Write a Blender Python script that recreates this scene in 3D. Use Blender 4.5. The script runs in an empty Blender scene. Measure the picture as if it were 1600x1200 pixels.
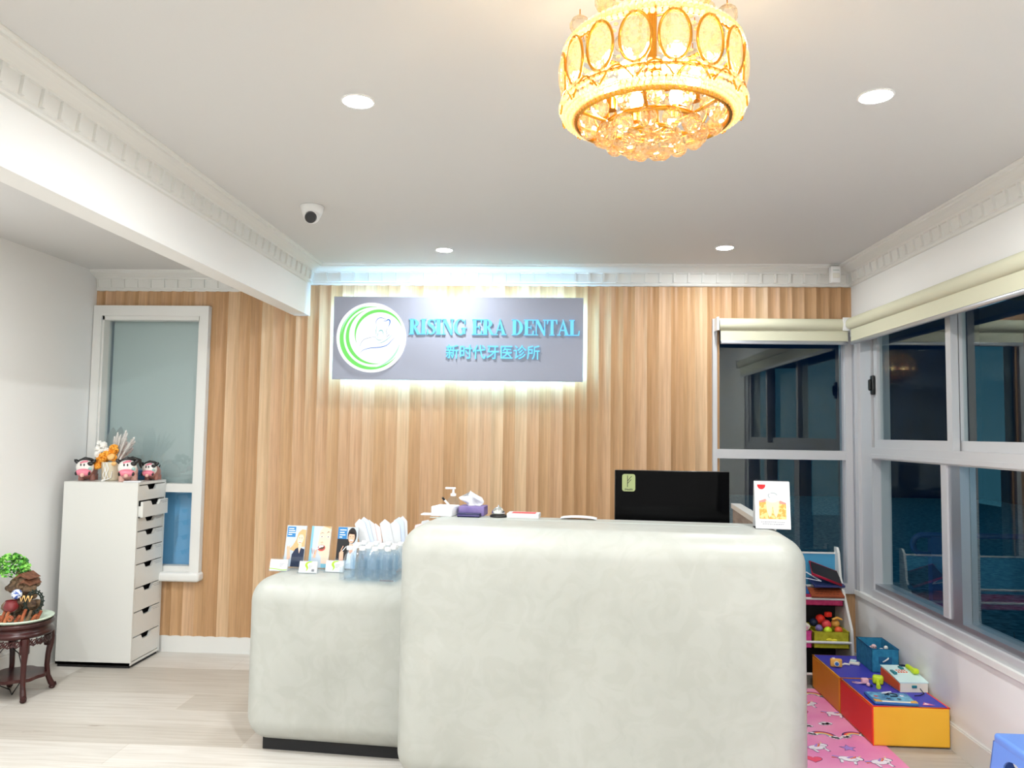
import bpy, math, random
from mathutils import Vector, Matrix, Euler, noise
PI = math.pi
SC = bpy.context.scene
COL = SC.collection

# ------------------------------------------------------------------ camera
yaw, pitch, roll = 0.05253, 0.06314, 0.01456
fwd = Vector((-math.sin(yaw) * math.cos(pitch), math.cos(yaw) * math.cos(pitch), math.sin(pitch)))
rt = Vector((math.cos(yaw), math.sin(yaw), 0))
upv = rt.cross(fwd)
r2 = rt * math.cos(roll) + upv * math.sin(roll)
u2 = -rt * math.sin(roll) + upv * math.cos(roll)
cd = bpy.data.cameras.new('camera')
cam = bpy.data.objects.new('camera', cd)
COL.objects.link(cam)
cam.matrix_world = Matrix(((r2.x, u2.x, -fwd.x, 0), (r2.y, u2.y, -fwd.y, 0), (r2.z, u2.z, -fwd.z, 1.5), (0, 0, 0, 1)))
cd.sensor_width = 36
cd.lens = 27
cd.clip_start = 0.05
cd.clip_end = 200
SC.camera = cam

# ------------------------------------------------------------------ colour management and world
SC.view_settings.view_transform = 'Standard'
SC.view_settings.look = 'None'
SC.view_settings.exposure = 0.40
SC.view_settings.gamma = 1
SC.view_settings.use_curve_mapping = False
SC.cycles.transparent_max_bounces = 40
SC.cycles.max_bounces = 14
W = bpy.data.worlds.new('dusk_sky')
SC.world = W
W.use_nodes = True
nt = W.node_tree
nt.nodes.clear()
wo = nt.nodes.new('ShaderNodeOutputWorld')
bg = nt.nodes.new('ShaderNodeBackground')
tc = nt.nodes.new('ShaderNodeTexCoord')
sp = nt.nodes.new('ShaderNodeSeparateXYZ')
cr = nt.nodes.new('ShaderNodeValToRGB')
cr.color_ramp.elements[0].position = 0.0
cr.color_ramp.elements[0].color = (0.10, 0.36, 0.52, 1)
cr.color_ramp.elements[1].position = 0.5
cr.color_ramp.elements[1].color = (0.012, 0.06, 0.11, 1)
nt.links.new(tc.outputs['Generated'], sp.inputs[0])
nt.links.new(sp.outputs['Z'], cr.inputs[0])
nt.links.new(cr.outputs[0], bg.inputs[0])
bg.inputs[1].default_value = 1.0
nt.links.new(bg.outputs[0], wo.inputs[0])

# strengths of the room's lamps (used by the lamp builders)
DOWNLIGHT = 960.0
BULB = 150.0
HALO = 50.0
LETTER = 1.0

# ------------------------------------------------------------------ materials
def mat(name, col, rough=0.5, metal=0.0, spec=0.5, emit=None, es=0.0, trans=0.0, ior=1.45, sub=0.0, coat=0.0):
    m = bpy.data.materials.new(name)
    m.use_nodes = True
    b = m.node_tree.nodes['Principled BSDF']
    b.inputs['Base Color'].default_value = (*col, 1)
    b.inputs['Roughness'].default_value = rough
    b.inputs['Metallic'].default_value = metal
    b.inputs['Specular IOR Level'].default_value = spec
    b.inputs['Transmission Weight'].default_value = trans
    b.inputs['IOR'].default_value = ior
    b.inputs['Coat Weight'].default_value = coat
    if emit:
        b.inputs['Emission Color'].default_value = (*emit, 1)
        b.inputs['Emission Strength'].default_value = es
    return m

def S(r, g, b):
    f = lambda c: (c / 255 / 12.92) if c / 255 <= 0.04045 else ((c / 255 + 0.055) / 1.055) ** 2.4
    return (f(r), f(g), f(b))

def nodes_of(m):
    t = m.node_tree
    return t, t.nodes['Principled BSDF'], (lambda k: t.nodes.new(k)), (lambda a, b: t.links.new(a, b))

def noisy(name, c1, c2, scale=4.0, rough=0.5, stretch=(1, 1, 1), bump=0.0, detail=6, lo=0.35, hi=0.65, spec=0.5, dist=0.0, bscale=None):
    m = mat(name, c1, rough, spec=spec)
    t, b, N, L = nodes_of(m)
    tcn = N('ShaderNodeTexCoord'); mp = N('ShaderNodeMapping'); no = N('ShaderNodeTexNoise'); rp = N('ShaderNodeValToRGB')
    mp.inputs['Scale'].default_value = stretch
    no.inputs['Scale'].default_value = scale
    no.inputs['Detail'].default_value = detail
    no.inputs['Distortion'].default_value = dist
    rp.color_ramp.elements[0].position = lo; rp.color_ramp.elements[0].color = (*c1, 1)
    rp.color_ramp.elements[1].position = hi; rp.color_ramp.elements[1].color = (*c2, 1)
    L(tcn.outputs['Object'], mp.inputs[0]); L(mp.outputs[0], no.inputs['Vector'])
    L(no.outputs['Fac'], rp.inputs[0]); L(rp.outputs[0], b.inputs['Base Color'])
    if bump:
        bu = N('ShaderNodeBump'); bu.inputs['Strength'].default_value = bump; bu.inputs['Distance'].default_value = 0.01
        L(no.outputs['Fac'], bu.inputs['Height']); L(bu.outputs[0], b.inputs['Normal'])
    return m

def glass_mix(name, tint=(1, 1, 1), refl=(1, 1, 1), ior=1.5, rough=0.0, refr=0.0, extra=None):
    """clear pane: lets light through, mirrors by Fresnel"""
    m = bpy.data.materials.new(name); m.use_nodes = True
    t = m.node_tree; t.nodes.clear()
    o = t.nodes.new('ShaderNodeOutputMaterial'); mx = t.nodes.new('ShaderNodeMixShader')
    tr = t.nodes.new('ShaderNodeBsdfTransparent'); gl = t.nodes.new('ShaderNodeBsdfGlossy'); fr = t.nodes.new('ShaderNodeFresnel')
    tr.inputs[0].default_value = (*tint, 1); gl.inputs[0].default_value = (*refl, 1); gl.inputs['Roughness'].default_value = rough
    fr.inputs[0].default_value = ior
    ge = t.nodes.new('ShaderNodeNewGeometry'); iv = t.nodes.new('ShaderNodeMath'); iv.operation = 'SUBTRACT'; iv.inputs[0].default_value = 1.0
    mu = t.nodes.new('ShaderNodeMath'); mu.operation = 'MULTIPLY'      # only the outer face of a thin sheet mirrors
    t.links.new(ge.outputs['Backfacing'], iv.inputs[1]); t.links.new(fr.outputs[0], mu.inputs[0]); t.links.new(iv.outputs[0], mu.inputs[1])
    t.links.new(mu.outputs[0], mx.inputs[0]); t.links.new(tr.outputs[0], mx.inputs[1]); t.links.new(gl.outputs[0], mx.inputs[2])
    last = mx
    if refr > 0:
        rf = t.nodes.new('ShaderNodeBsdfGlass'); rf.inputs['IOR'].default_value = 1.5; rf.inputs['Roughness'].default_value = rough
        rf.inputs[0].default_value = (*tint, 1)
        m2 = t.nodes.new('ShaderNodeMixShader'); m2.inputs[0].default_value = refr
        t.links.new(mx.outputs[0], m2.inputs[1]); t.links.new(rf.outputs[0], m2.inputs[2]); last = m2
    if extra:
        c, f = extra
        tl = t.nodes.new('ShaderNodeBsdfTranslucent'); tl.inputs[0].default_value = (*c, 1)
        m3 = t.nodes.new('ShaderNodeMixShader'); m3.inputs[0].default_value = f
        t.links.new(last.outputs[0], m3.inputs[1]); t.links.new(tl.outputs[0], m3.inputs[2]); last = m3
    t.links.new(last.outputs[0], o.inputs[0])
    return m

M = {}
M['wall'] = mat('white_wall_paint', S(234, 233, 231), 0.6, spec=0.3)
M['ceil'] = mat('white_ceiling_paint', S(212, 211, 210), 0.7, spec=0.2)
M['trim'] = mat('white_gloss_trim', S(224, 223, 219), 0.45)
M['cornice_recess'] = mat('cornice_recess_paint', S(226, 222, 212), 0.6)
M['alu'] = mat('powder_coated_aluminium', S(196, 196, 198), 0.42, 0.15)
M['alu2'] = mat('anodised_aluminium', S(176, 178, 184), 0.3, 0.75)
M['blind'] = mat('cream_blind_fabric', S(208, 206, 182), 0.8, spec=0.2)
M['white'] = mat('white_plastic', S(238, 238, 238), 0.35)
M['white_l'] = mat('white_laminate', S(218, 217, 212), 0.3)
M['black'] = mat('black_plastic', S(14, 14, 15), 0.3)
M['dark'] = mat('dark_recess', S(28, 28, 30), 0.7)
M['screen'] = mat('glossy_black_screen', S(4, 4, 5), 0.08, spec=0.10)
M['chrome'] = mat('chrome', S(225, 225, 228), 0.08, 1.0)
M['gold'] = mat('polished_gold', S(225, 160, 60), 0.18, 1.0)
M['paper'] = mat('white_paper', S(216, 217, 219), 0.6)
M['paper_b'] = mat('pale_blue_paper', S(205, 215, 235), 0.6)
M['paper_p'] = mat('pale_pink_paper', S(240, 215, 215), 0.6)
M['pane'] = glass_mix('window_glass', (0.93, 0.96, 0.96), (0.92, 1, 0.96), 1.85)
M['acrylic'] = glass_mix('clear_acrylic', (0.96, 0.975, 0.985), (1, 1, 1), 1.5)
M['pet'] = glass_mix('clear_bottle_plastic', (0.93, 0.955, 0.975), (1, 1, 1), 1.7, 0.03, extra=((.85, .92, 1), .05))
M['crystal'] = glass_mix('faceted_crystal', (1, 0.96, 0.88), (1, 0.95, 0.82), 1.8, 0.02, refr=0.5, extra=((1, 0.86, 0.58), 0.03))
M['bead'] = glass_mix('crystal_bead', (1, 0.92, 0.76), (1, 0.93, 0.8), 1.7, 0.03, extra=((1, 0.88, 0.62), 0.45))

def simple(k, rgb, rough=0.5, **kw):
    M[k] = mat(k, S(*rgb), rough, **kw)
    return M[k]

# ------------------------------------------------------------------ mesh builder
class MB:
    def __init__(s):
        s.v = []; s.f = []; s.m = []; s.s = []; s.mats = []
    def mi(s, m):
        if m not in s.mats: s.mats.append(m)
        return s.mats.index(m)
    def add(s, vs, fs, m, smooth=False, xf=None):
        k = len(s.v); i = s.mi(m)
        for p in vs:
            p = Vector(p)
            s.v.append(tuple(xf @ p) if xf is not None else tuple(p))
        for f in fs:
            s.f.append(tuple(k + a for a in f)); s.m.append(i); s.s.append(smooth)
        return s
    def box(s, x0, x1, y0, y1, z0, z1, m, xf=None):
        vs = [(x, y, z) for z in (z0, z1) for y in (y0, y1) for x in (x0, x1)]
        fs = [(0, 2, 3, 1), (4, 5, 7, 6), (0, 1, 5, 4), (2, 6, 7, 3), (0, 4, 6, 2), (1, 3, 7, 5)]
        return s.add(vs, fs, m, False, xf)
    def lathe(s, prof, m, c=(0, 0, 0), n=24, xf=None, smooth=True, a0=0, a1=2 * PI):
        vs = []; fs = []
        full = abs(a1 - a0 - 2 * PI) < 1e-6
        k = n if full else n + 1
        for (r, z) in prof:
            for i in range(k):
                a = a0 + (a1 - a0) * i / n
                vs.append((c[0] + r * math.cos(a), c[1] + r * math.sin(a), c[2] + z))
        for j in range(len(prof) - 1):
            for i in range(n):
                i2 = (i + 1) % k
                fs.append((j * k + i, j * k + i2, (j + 1) * k + i2, (j + 1) * k + i))
        return s.add(vs, fs, m, smooth, xf)
    def tube(s, pts, r, m, n=8, xf=None, caps=True, closed=False, smooth=True):
        pts = [Vector(p) for p in pts]
        N_ = len(pts); rr = r if isinstance(r, (list, tuple)) else [r] * N_
        vs = []; fs = []
        prev = None
        for i, p in enumerate(pts):
            if closed: d = pts[(i + 1) % N_] - pts[i - 1]
            else: d = pts[min(i + 1, N_ - 1)] - pts[max(i - 1, 0)]
            if d.length < 1e-9: d = Vector((0, 0, 1))
            d.normalize()
            if prev is None:
                a = Vector((0, 0, 1)) if abs(d.z) < 0.9 else Vector((1, 0, 0))
                u = d.cross(a).normalized()
            else:
                u = (prev - d * prev.dot(d))
                u = u.normalized() if u.length > 1e-6 else d.orthogonal().normalized()
            prev = u
            w = d.cross(u)
            for k in range(n):
                a = 2 * PI * k / n
                vs.append(p + (u * math.cos(a) + w * math.sin(a)) * rr[i])
        seg = N_ if closed else N_ - 1
        for i in range(seg):
            j = (i + 1) % N_
            for k in range(n):
                k2 = (k + 1) % n
                fs.append((i * n + k, i * n + k2, j * n + k2, j * n + k))
        s.add(vs, fs, m, smooth, xf)
        if caps and not closed:
            s.add(vs[:n], [tuple(range(n))[::-1]], m, False, xf)
            s.add(vs[-n:], [tuple(range(n))], m, False, xf)
        return s
    def cyl(s, p0, p1, r0, m, r1=None, n=20, xf=None):
        return s.tube([p0, p1], [r0, r0 if r1 is None else r1], m, n, xf)
    def ball(s, c, r, m, n=12, k=8, xf=None, sc=(1, 1, 1), smooth=True, rot=None):
        vs = []; fs = []
        R_ = rot.to_matrix() if rot else None
        for j in range(k + 1):
            t = PI * j / k
            for i in range(n):
                a = 2 * PI * i / n
                p = Vector((r * sc[0] * math.sin(t) * math.cos(a), r * sc[1] * math.sin(t) * math.sin(a), r * sc[2] * math.cos(t)))
                if R_: p = R_ @ p
                vs.append(p + Vector(c))
        for j in range(k):
            for i in range(n):
                i2 = (i + 1) % n
                a, b, c_, d = j * n + i, (j + 1) * n + i, (j + 1) * n + i2, j * n + i2
                if j == 0: fs.append((a, b, c_))
                elif j == k - 1: fs.append((a, b, d))
                else: fs.append((a, b, c_, d))
        return s.add(vs, fs, m, smooth, xf)
    def prism(s, poly, d0, d1, m, xf=None, axis='y', smooth=False):
        """2D polygon extruded; axis y: poly in (x,z); axis z: poly in (x,y); axis x: poly in (y,z)"""
        def P3(p, d):
            return {'y': (p[0], d, p[1]), 'z': (p[0], p[1], d), 'x': (d, p[0], p[1])}[axis]
        n = len(poly)
        a = [P3(p, d0) for p in poly]; b = [P3(p, d1) for p in poly]
        s.add(a, [tuple(range(n))], m, False, xf); s.add(b, [tuple(range(n))[::-1]], m, False, xf)
        s.add(a + b, [(i, (i + 1) % n, n + (i + 1) % n, n + i) for i in range(n)], m, smooth, xf)
        return s
    def rbox(s, x0, x1, y0, y1, z0, z1, r, m, seg=4, xf=None):
        """box with all edges rounded"""
        r = min(r, (x1 - x0) / 2 - 1e-5, (y1 - y0) / 2 - 1e-5, (z1 - z0) / 2 - 1e-5)
        n = 4 * (seg + 1); k = 2 * (seg + 1)
        vs = []; fs = []
        for j in range(k):
            jj = j if j <= seg else j - 1
            t = PI / 2 * (j if j <= seg else j - 1) / seg
            zc = (z1 - r) if j <= seg else (z0 + r)
            for q in range(4):
                for i in range(seg + 1):
                    a = PI / 2 * q + PI / 2 * i / seg
                    cx = (x1 - r) if q in (0, 3) else (x0 + r)
                    cy = (y1 - r) if q in (0, 1) else (y0 + r)
                    vs.append((cx + r * math.sin(t) * math.cos(a), cy + r * math.sin(t) * math.sin(a), zc + r * math.cos(t)))
        for j in range(k - 1):
            for i in range(n):
                i2 = (i + 1) % n
                fs.append((j * n + i, (j + 1) * n + i, (j + 1) * n + i2, j * n + i2))
        fs.append(tuple(range(n))); fs.append(tuple(range((k - 1) * n, k * n))[::-1])
        s.add(vs, fs, m, True, xf)
        for q in (-1, -2): s.s[q] = False
        return s
    def mesh_from(s, me, m, xf=None, smooth=False):
        return s.add([v.co.copy() for v in me.vertices], [tuple(p.vertices) for p in me.polygons], m, smooth, xf)
    def build(s, name, parent=None, kind=None, loc=None, recalc=False):
        me = bpy.data.meshes.new(name)
        me.from_pydata(s.v, [], s.f)
        for m in s.mats: me.materials.append(m)
        me.polygons.foreach_set('material_index', s.m)
        me.polygons.foreach_set('use_smooth', s.s)
        if recalc:
            import bmesh
            b = bmesh.new(); b.from_mesh(me); bmesh.ops.recalc_face_normals(b, faces=b.faces); b.to_mesh(me); b.free()
        me.update()
        o = bpy.data.objects.new(name, me)
        COL.objects.link(o)
        if parent: o.parent = parent
        if loc: o.location = loc
        if kind: o['kind'] = kind
        return o

def thing(name, label, cat, loc=(0, 0, 0), rz=0.0, group=None, kind=None):
    o = bpy.data.objects.new(name, None)
    o.empty_display_size = 0.05
    COL.objects.link(o); o.location = loc; o.rotation_euler = (0, 0, rz)
    if label: o['label'] = label
    if cat: o['category'] = cat
    if group: o['group'] = group
    if kind: o['kind'] = kind
    return o

def tag(o, label, cat, group=None, kind=None):
    o['label'] = label; o['category'] = cat
    if group: o['group'] = group
    if kind: o['kind'] = kind
    return o

def struct(o):
    o['kind'] = 'structure'
    return o

def dup(root, loc, rz, label=None, group=None):
    r = root.copy(); COL.objects.link(r)
    r.location = loc; r.rotation_euler = (0, 0, rz) if not isinstance(rz, (tuple, list)) else rz
    if label: r['label'] = label
    if group: r['group'] = group
    for ch in [o for o in bpy.data.objects if o.parent == root]:
        c = ch.copy(); COL.objects.link(c); c.parent = r
        for g in [o for o in bpy.data.objects if o.parent == ch]:
            d = g.copy(); COL.objects.link(d); d.parent = c
    return r

def text_mesh(body, size=1.0, extrude=0.0, bold=0.0, align='LEFT'):
    c = bpy.data.curves.new('lettering', 'FONT')
    c.body = body; c.size = size; c.extrude = extrude; c.offset = bold; c.align_x = align; c.resolution_u = 3
    o = bpy.data.objects.new('lettering', c); COL.objects.link(o)
    dg = bpy.context.evaluated_depsgraph_get()
    me = bpy.data.meshes.new_from_object(o.evaluated_get(dg))
    bpy.data.objects.remove(o); bpy.data.curves.remove(c)
    return me

def ring_pts(r, z, n, a0=0, cx=0, cy=0):
    return [(cx + r * math.cos(a0 + 2 * PI * i / n), cy + r * math.sin(a0 + 2 * PI * i / n), z) for i in range(n)]

# ================================================================== THE SETTING
XL, XR, YB, YF = -3.16, 1.96, 5.14, -2.6
ZC, ZCL = 2.62, 2.57
BX0, BX1, BZ = -1.765, -1.658, 2.275       # the dropped beam

# floor: pale oak planks running left-right
mf = mat('pale_oak_planks', S(214, 205, 192), 0.42)
t, b, N, L = nodes_of(mf)
tcn = N('ShaderNodeTexCoord'); br = N('ShaderNodeTexBrick'); mp = N('ShaderNodeMapping'); no = N('ShaderNodeTexNoise'); rp = N('ShaderNodeValToRGB'); mx = N('ShaderNodeMix'); kn = N('ShaderNodeTexNoise'); krp = N('ShaderNodeValToRGB'); mk = N('ShaderNodeMix')
br.inputs['Scale'].default_value = 1.0
br.inputs['Brick Width'].default_value = 1.45; br.inputs['Row Height'].default_value = 0.228
br.inputs['Mortar Size'].default_value = 0.0012; br.inputs['Mortar Smooth'].default_value = 0.2
br.inputs['Color1'].default_value = (*S(214, 209, 202), 1); br.inputs['Color2'].default_value = (*S(186, 179, 169), 1)
br.inputs['Mortar'].default_value = (*S(186, 176, 162), 1)
br.offset = 0.37; br.offset_frequency = 3
L(tcn.outputs['Object'], br.inputs['Vector'])
mp.inputs['Scale'].default_value = (1.3, 22, 1)
L(tcn.outputs['Object'], mp.inputs[0]); L(mp.outputs[0], no.inputs['Vector'])
no.inputs['Scale'].default_value = 2.2; no.inputs['Detail'].default_value = 8; no.inputs['Distortion'].default_value = 0.6
rp.color_ramp.elements[0].position = 0.3; rp.color_ramp.elements[0].color = (0.72, 0.68, 0.63, 1)
rp.color_ramp.elements[1].position = 0.62; rp.color_ramp.elements[1].color = (1, 1, 1, 1)
L(no.outputs['Fac'], rp.inputs[0])
mx.data_type = 'RGBA'; mx.blend_type = 'MULTIPLY'; mx.inputs[0].default_value = 0.55
L(br.outputs['Color'], mx.inputs[6]); L(rp.outputs[0], mx.inputs[7])
kn.inputs['Scale'].default_value = 5; kn.inputs['Detail'].default_value = 3
mp2 = N('ShaderNodeMapping'); mp2.inputs['Scale'].default_value = (1, 3.5, 1)
L(tcn.outputs['Object'], mp2.inputs[0]); L(mp2.outputs[0], kn.inputs['Vector'])
krp.color_ramp.elements[0].position = 0.70; krp.color_ramp.elements[0].color = (1, 1, 1, 1)
krp.color_ramp.elements[1].position = 0.78; krp.color_ramp.elements[1].color = (0.55, 0.49, 0.43, 1)
L(kn.outputs['Fac'], krp.inputs[0])
mk.data_type = 'RGBA'; mk.blend_type = 'MULTIPLY'; mk.inputs[0].default_value = 0.8
L(mx.outputs[2], mk.inputs[6]); L(krp.outputs[0], mk.inputs[7]); L(mk.outputs[2], b.inputs['Base Color'])
struct(MB().box(XL - .2, XR + .2, YF, YB + .2, -0.1, 0, mf).build('floor'))

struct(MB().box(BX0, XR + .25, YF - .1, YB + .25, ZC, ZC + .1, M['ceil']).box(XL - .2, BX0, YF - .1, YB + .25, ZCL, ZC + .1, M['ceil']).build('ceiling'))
mb = MB().box(BX0, BX1, YF, YB - .012, BZ, ZC, M['wall'])
struct(mb.build('trim_1'))
struct(MB().box(XL - .2, XL, YF - .1, YB + .2, 0, ZC, M['wall']).build('wall_left'))
struct(MB().box(XL - .2, XR + .2, YF - .1, YF, 0, ZC, M['wall']).build('wall_front'))
# back wall with two openings
mb = MB()
yb0, yb1 = YB, YB + .16
for x0, x1, z0, z1 in [(XL, -3.1, 0, ZC), (-3.1, -2.4, 0, .53), (-3.1, -2.4, 2.26, ZC), (-2.4, 1.07, 0, ZC), (1.07, XR + .1, 0, .5), (1.07, XR + .1, 2.27, ZC)]:
    mb.box(x0, x1, yb0, yb1, z0, z1, M['wall'])
struct(mb.build('wall_back'))
# right wall: low wall, lintel, and solid wall nearer the camera
WY0, WY1 = 2.35, 5.10
mb = MB()
mb.box(XR, XR + .16, YF, YB, 0, .50, M['wall']).box(XR, XR + .16, YF, YB, 2.27, ZC, M['wall']).box(XR, XR + .16, YF, WY0, .5, 2.27, M['wall'])
struct(mb.build('wall_right'))
# baseboards
struct(MB().box(XL, XR, YB - .014, YB, 0, .108, M['trim']).build('baseboard_back'))
struct(MB().box(XR - .014, XR, YF, YB - .014, 0, .118, M['trim']).box(XR - .009, XR, YF, YB - .014, .118, .125, M['trim']).build('baseboard_right'))
struct(MB().box(XL, XL + .016, YF, YB - .014, 0, .155, M['trim']).box(XL, XL + .010, YF, YB - .014, .155, .168, M['trim']).build('baseboard_left'))

# cornice: stepped profile (p = distance from wall, q = drop from ceiling) swept along a run, with a band of ribbed squares
def cornice(name, a, bdir, length, inward, zc, squares=True):
    """a: start (x,y) on wall line; bdir: unit run direction; inward: unit dir into room"""
    prof = [(0, -.132), (.012, -.130), (.016, -.122), (.014, -.112), (.018, -.108), (.026, -.052), (.036, -.050), (.040, -.042), (.052, -.036),
            (.066, -.028), (.082, -.022), (.092, -.020), (.094, -.012), (.106, -.010), (.110, -.004), (.110, 0)]
    mb = MB()
    vs = []; n = len(prof)
    for d in (0, length):
        for (p, q) in prof:
            vs.append((a[0] + bdir[0] * d + inward[0] * p, a[1] + bdir[1] * d + inward[1] * p, zc + q))
    fs = [(i, i + 1, n + i + 1, n + i) for i in range(n - 1)]
    mb.add(vs, fs, M['trim'], False)
    # ribs between the recessed squares
    step = .094
    k = int(length / step) + 1
    for i in range(k):
        d = i * step + .01
        w = .016 if squares else .005
        if d + w > length: break
        pts = []
        for dd in (d, d + w):
            for (p, q) in [(.018, -.110), (.030, -.109), (.037, -.050), (.026, -.050)]:
                pts.append((a[0] + bdir[0] * dd + inward[0] * p, a[1] + bdir[1] * dd + inward[1] * p, zc + q))
        mb.add(pts, [(0, 1, 2, 3), (7, 6, 5, 4), (0, 4, 5, 1), (1, 5, 6, 2), (2, 6, 7, 3), (3, 7, 4, 0)], M['trim'])
        if squares:
            pts = []
            for dd in (d + .034, d + .076):
                for (p, q) in [(.0195, -.100), (.0255, -.060)]:
                    pts.append((a[0] + bdir[0] * dd + inward[0] * (p + .0015), a[1] + bdir[1] * dd + inward[1] * (p + .0015), zc + q))
    return struct(mb.build(name, recalc=True))
cornice('trim_2', (BX1, YF), (0, 1), YB - YF, (1, 0), ZC)
cornice('trim_3', (BX1, YB - .01), (1, 0), XR - BX1, (0, -1), ZC)
cornice('trim_4', (XR, YF), (0, 1), YB - YF, (-1, 0), ZC)
cornice('trim_5', (XL, YB - .01), (1, 0), BX0 - XL, (0, -1), ZCL, False)

# fluted timber cladding
mw = mat('fluted_oak_boards', S(190, 140, 90), 0.42)
t, b, N, L = nodes_of(mw)
tcn = N('ShaderNodeTexCoord'); sx = N('ShaderNodeSeparateXYZ'); ad = N('ShaderNodeMath'); dv = N('ShaderNodeMath'); fl = N('ShaderNodeMath'); wn = N('ShaderNodeTexWhiteNoise'); rp = N('ShaderNodeValToRGB')
BW = 0.0792; BXR = 1.972
L(tcn.outputs['Object'], sx.inputs[0])
ad.operation = 'SUBTRACT'; ad.inputs[1].default_value = BXR; L(sx.outputs['X'], ad.inputs[0])
dv.operation = 'DIVIDE'; dv.inputs[1].default_value = BW; L(ad.outputs[0], dv.inputs[0])
fl.operation = 'FLOOR'; L(dv.outputs[0], fl.inputs[0])
wn.noise_dimensions = '1D'; L(fl.outputs[0], wn.inputs['W'])
rp.color_ramp.elements[0].color = (*S(188, 146, 104), 1); rp.color_ramp.elements[0].position = 0
rp.color_ramp.elements[1].color = (*S(218, 188, 150), 1); rp.color_ramp.elements[1].position = 1
e = rp.color_ramp.elements.new(0.4); e.color = (*S(200, 160, 118), 1)
e = rp.color_ramp.elements.new(0.75); e.color = (*S(206, 166, 130), 1)
L(wn.outputs['Value'], rp.inputs[0])
cmb = N('ShaderNodeCombineXYZ'); mz = N('ShaderNodeMath'); mz.operation = 'MULTIPLY'; mz.inputs[1].default_value = 0.035
L(sx.outputs['Z'], mz.inputs[0]); L(sx.outputs['X'], cmb.inputs[0]); L(mz.outputs[0], cmb.inputs[2])
off = N('ShaderNodeMath'); off.operation = 'MULTIPLY'; off.inputs[1].default_value = 7.3; L(wn.outputs['Value'], off.inputs[0]); L(off.outputs[0], cmb.inputs[1])
gn = N('ShaderNodeTexNoise'); gn.inputs['Scale'].default_value = 85; gn.inputs['Detail'].default_value = 5; gn.inputs['Distortion'].default_value = 0.3
L(cmb.outputs[0], gn.inputs['Vector'])
gr = N('ShaderNodeValToRGB'); gr.color_ramp.elements[0].position = 0.3; gr.color_ramp.elements[0].color = (0.62, 0.58, 0.53, 1); gr.color_ramp.elements[1].position = 0.62; gr.color_ramp.elements[1].color = (1.0, 1.0, 1.0, 1)
L(gn.outputs['Fac'], gr.inputs[0])
mm = N('ShaderNodeMix'); mm.data_type = 'RGBA'; mm.blend_type = 'MULTIPLY'; mm.inputs[0].default_value = 0.5
L(rp.outputs[0], mm.inputs[6]); L(gr.outputs[0], mm.inputs[7]); L(mm.outputs[2], b.inputs['Base Color'])

mb = MB()
YCUSP, YTR = 5.116, 5.1335
x = BXR
prof = []
while x > XL + 1e-4:
    x0 = max(x - BW, XL)
    spans = [(.108, 2.487)]
    xm = (x + x0) / 2
    if -3.15 < xm < -2.345: spans = [(.108, .47), (2.335, 2.487)]
    if x0 > 1.04: spans = [(.108, .5), (2.272, 2.487)]
    nseg = 8
    for z0, z1 in spans:
        vs = []
        for i in range(nseg + 1):
            tt = i / nseg
            xx = x + (x0 - x) * tt
            yy = YTR - (YTR - YCUSP) * abs(2 * tt - 1) ** 2.0
            if i in (0, nseg): yy += .004          # fine dark joint
            vs += [(xx, yy, z0), (xx, yy, z1)]
        fs = [(2 * i, 2 * i + 1, 2 * i + 3, 2 * i + 2) for i in range(nseg)]
        top = len(vs)
        vs += [(x, YB, z0), (x, YB, z1), (x0, YB, z0), (x0, YB, z1)]
        mb.add(vs, fs, mw, True)
        mb.add(vs, [tuple([2 * i for i in range(nseg + 1)] + [top + 2, top]), tuple([2 * i + 1 for i in range(nseg + 1)][::-1] + [top + 1, top + 3]),
                    (0, 1, top + 1, top), (2 * nseg, 2 * nseg + 1, top + 3, top + 2)], mw, False)
    x = x0
struct(mb.build('trim_6', recalc=True))

# ------------------------------------------------------------------ window 1: nurse-station window at left
wroot = thing('window_1', None, None, (-2.75, YB, .475), kind='structure')
def sub(mb, name, parent, base, **k):
    """world-coordinate mesh parented to an empty at base"""
    o = mb.build(name, parent, **k)
    o.location = -Vector(base)
    return o
wb = (-2.75, YB, .475)
mb = MB()
mb.box(-3.155, -3.098, 5.085, YB + .02, .53, 2.333, M['trim']).box(-2.408, -2.347, 5.085, YB + .02, .53, 2.333, M['trim']).box(-3.098, -2.408, 5.085, YB + .02, 2.262, 2.333, M['trim'])
mb.box(-3.098, -3.085, 5.10, YB + .05, .53, 2.262, M['trim']).box(-2.42, -2.408, 5.10, YB + .05, .53, 2.262, M['trim']).box(-3.098, -2.408, 5.10, YB + .05, 2.235, 2.262, M['trim'])
sub(mb, 'window_frame', wroot, wb)
mb = MB().rbox(-3.155, -2.335, 5.055, YB + .03, .475, .535, .018, M['trim']).box(-3.085, -2.42, 5.11, YB + .04, .535, .572, M['trim'])
sub(mb, 'window_sill', wroot, wb)
mb = MB().box(-3.085, -2.42, 5.10, YB + .045, 1.065, 1.122, M['trim'])
sub(mb, 'meeting_rail', wroot, wb)
M['pane1'] = glass_mix('nurse_window_glass', (0.92, 0.95, 0.96), (1, 1, 1), 1.75)
mb = MB().box(-3.085, -2.42, 5.165, 5.170, 1.122, 2.235, M['pane1'])
sub(mb, 'pane', wroot, wb)
mb = MB().box(-3.085, -2.42, 5.165, 5.170, .572, 1.065, M['pane1'])
sub(mb, 'pane', wroot, wb)
M['greyblind'] = mat('grey_screen_fabric', S(190, 200, 196), 0.8)
M['bluefilm'] = noisy('blue_screen_fabric', S(120, 190, 238), S(145, 208, 250), 1.2, 0.7)
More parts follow.
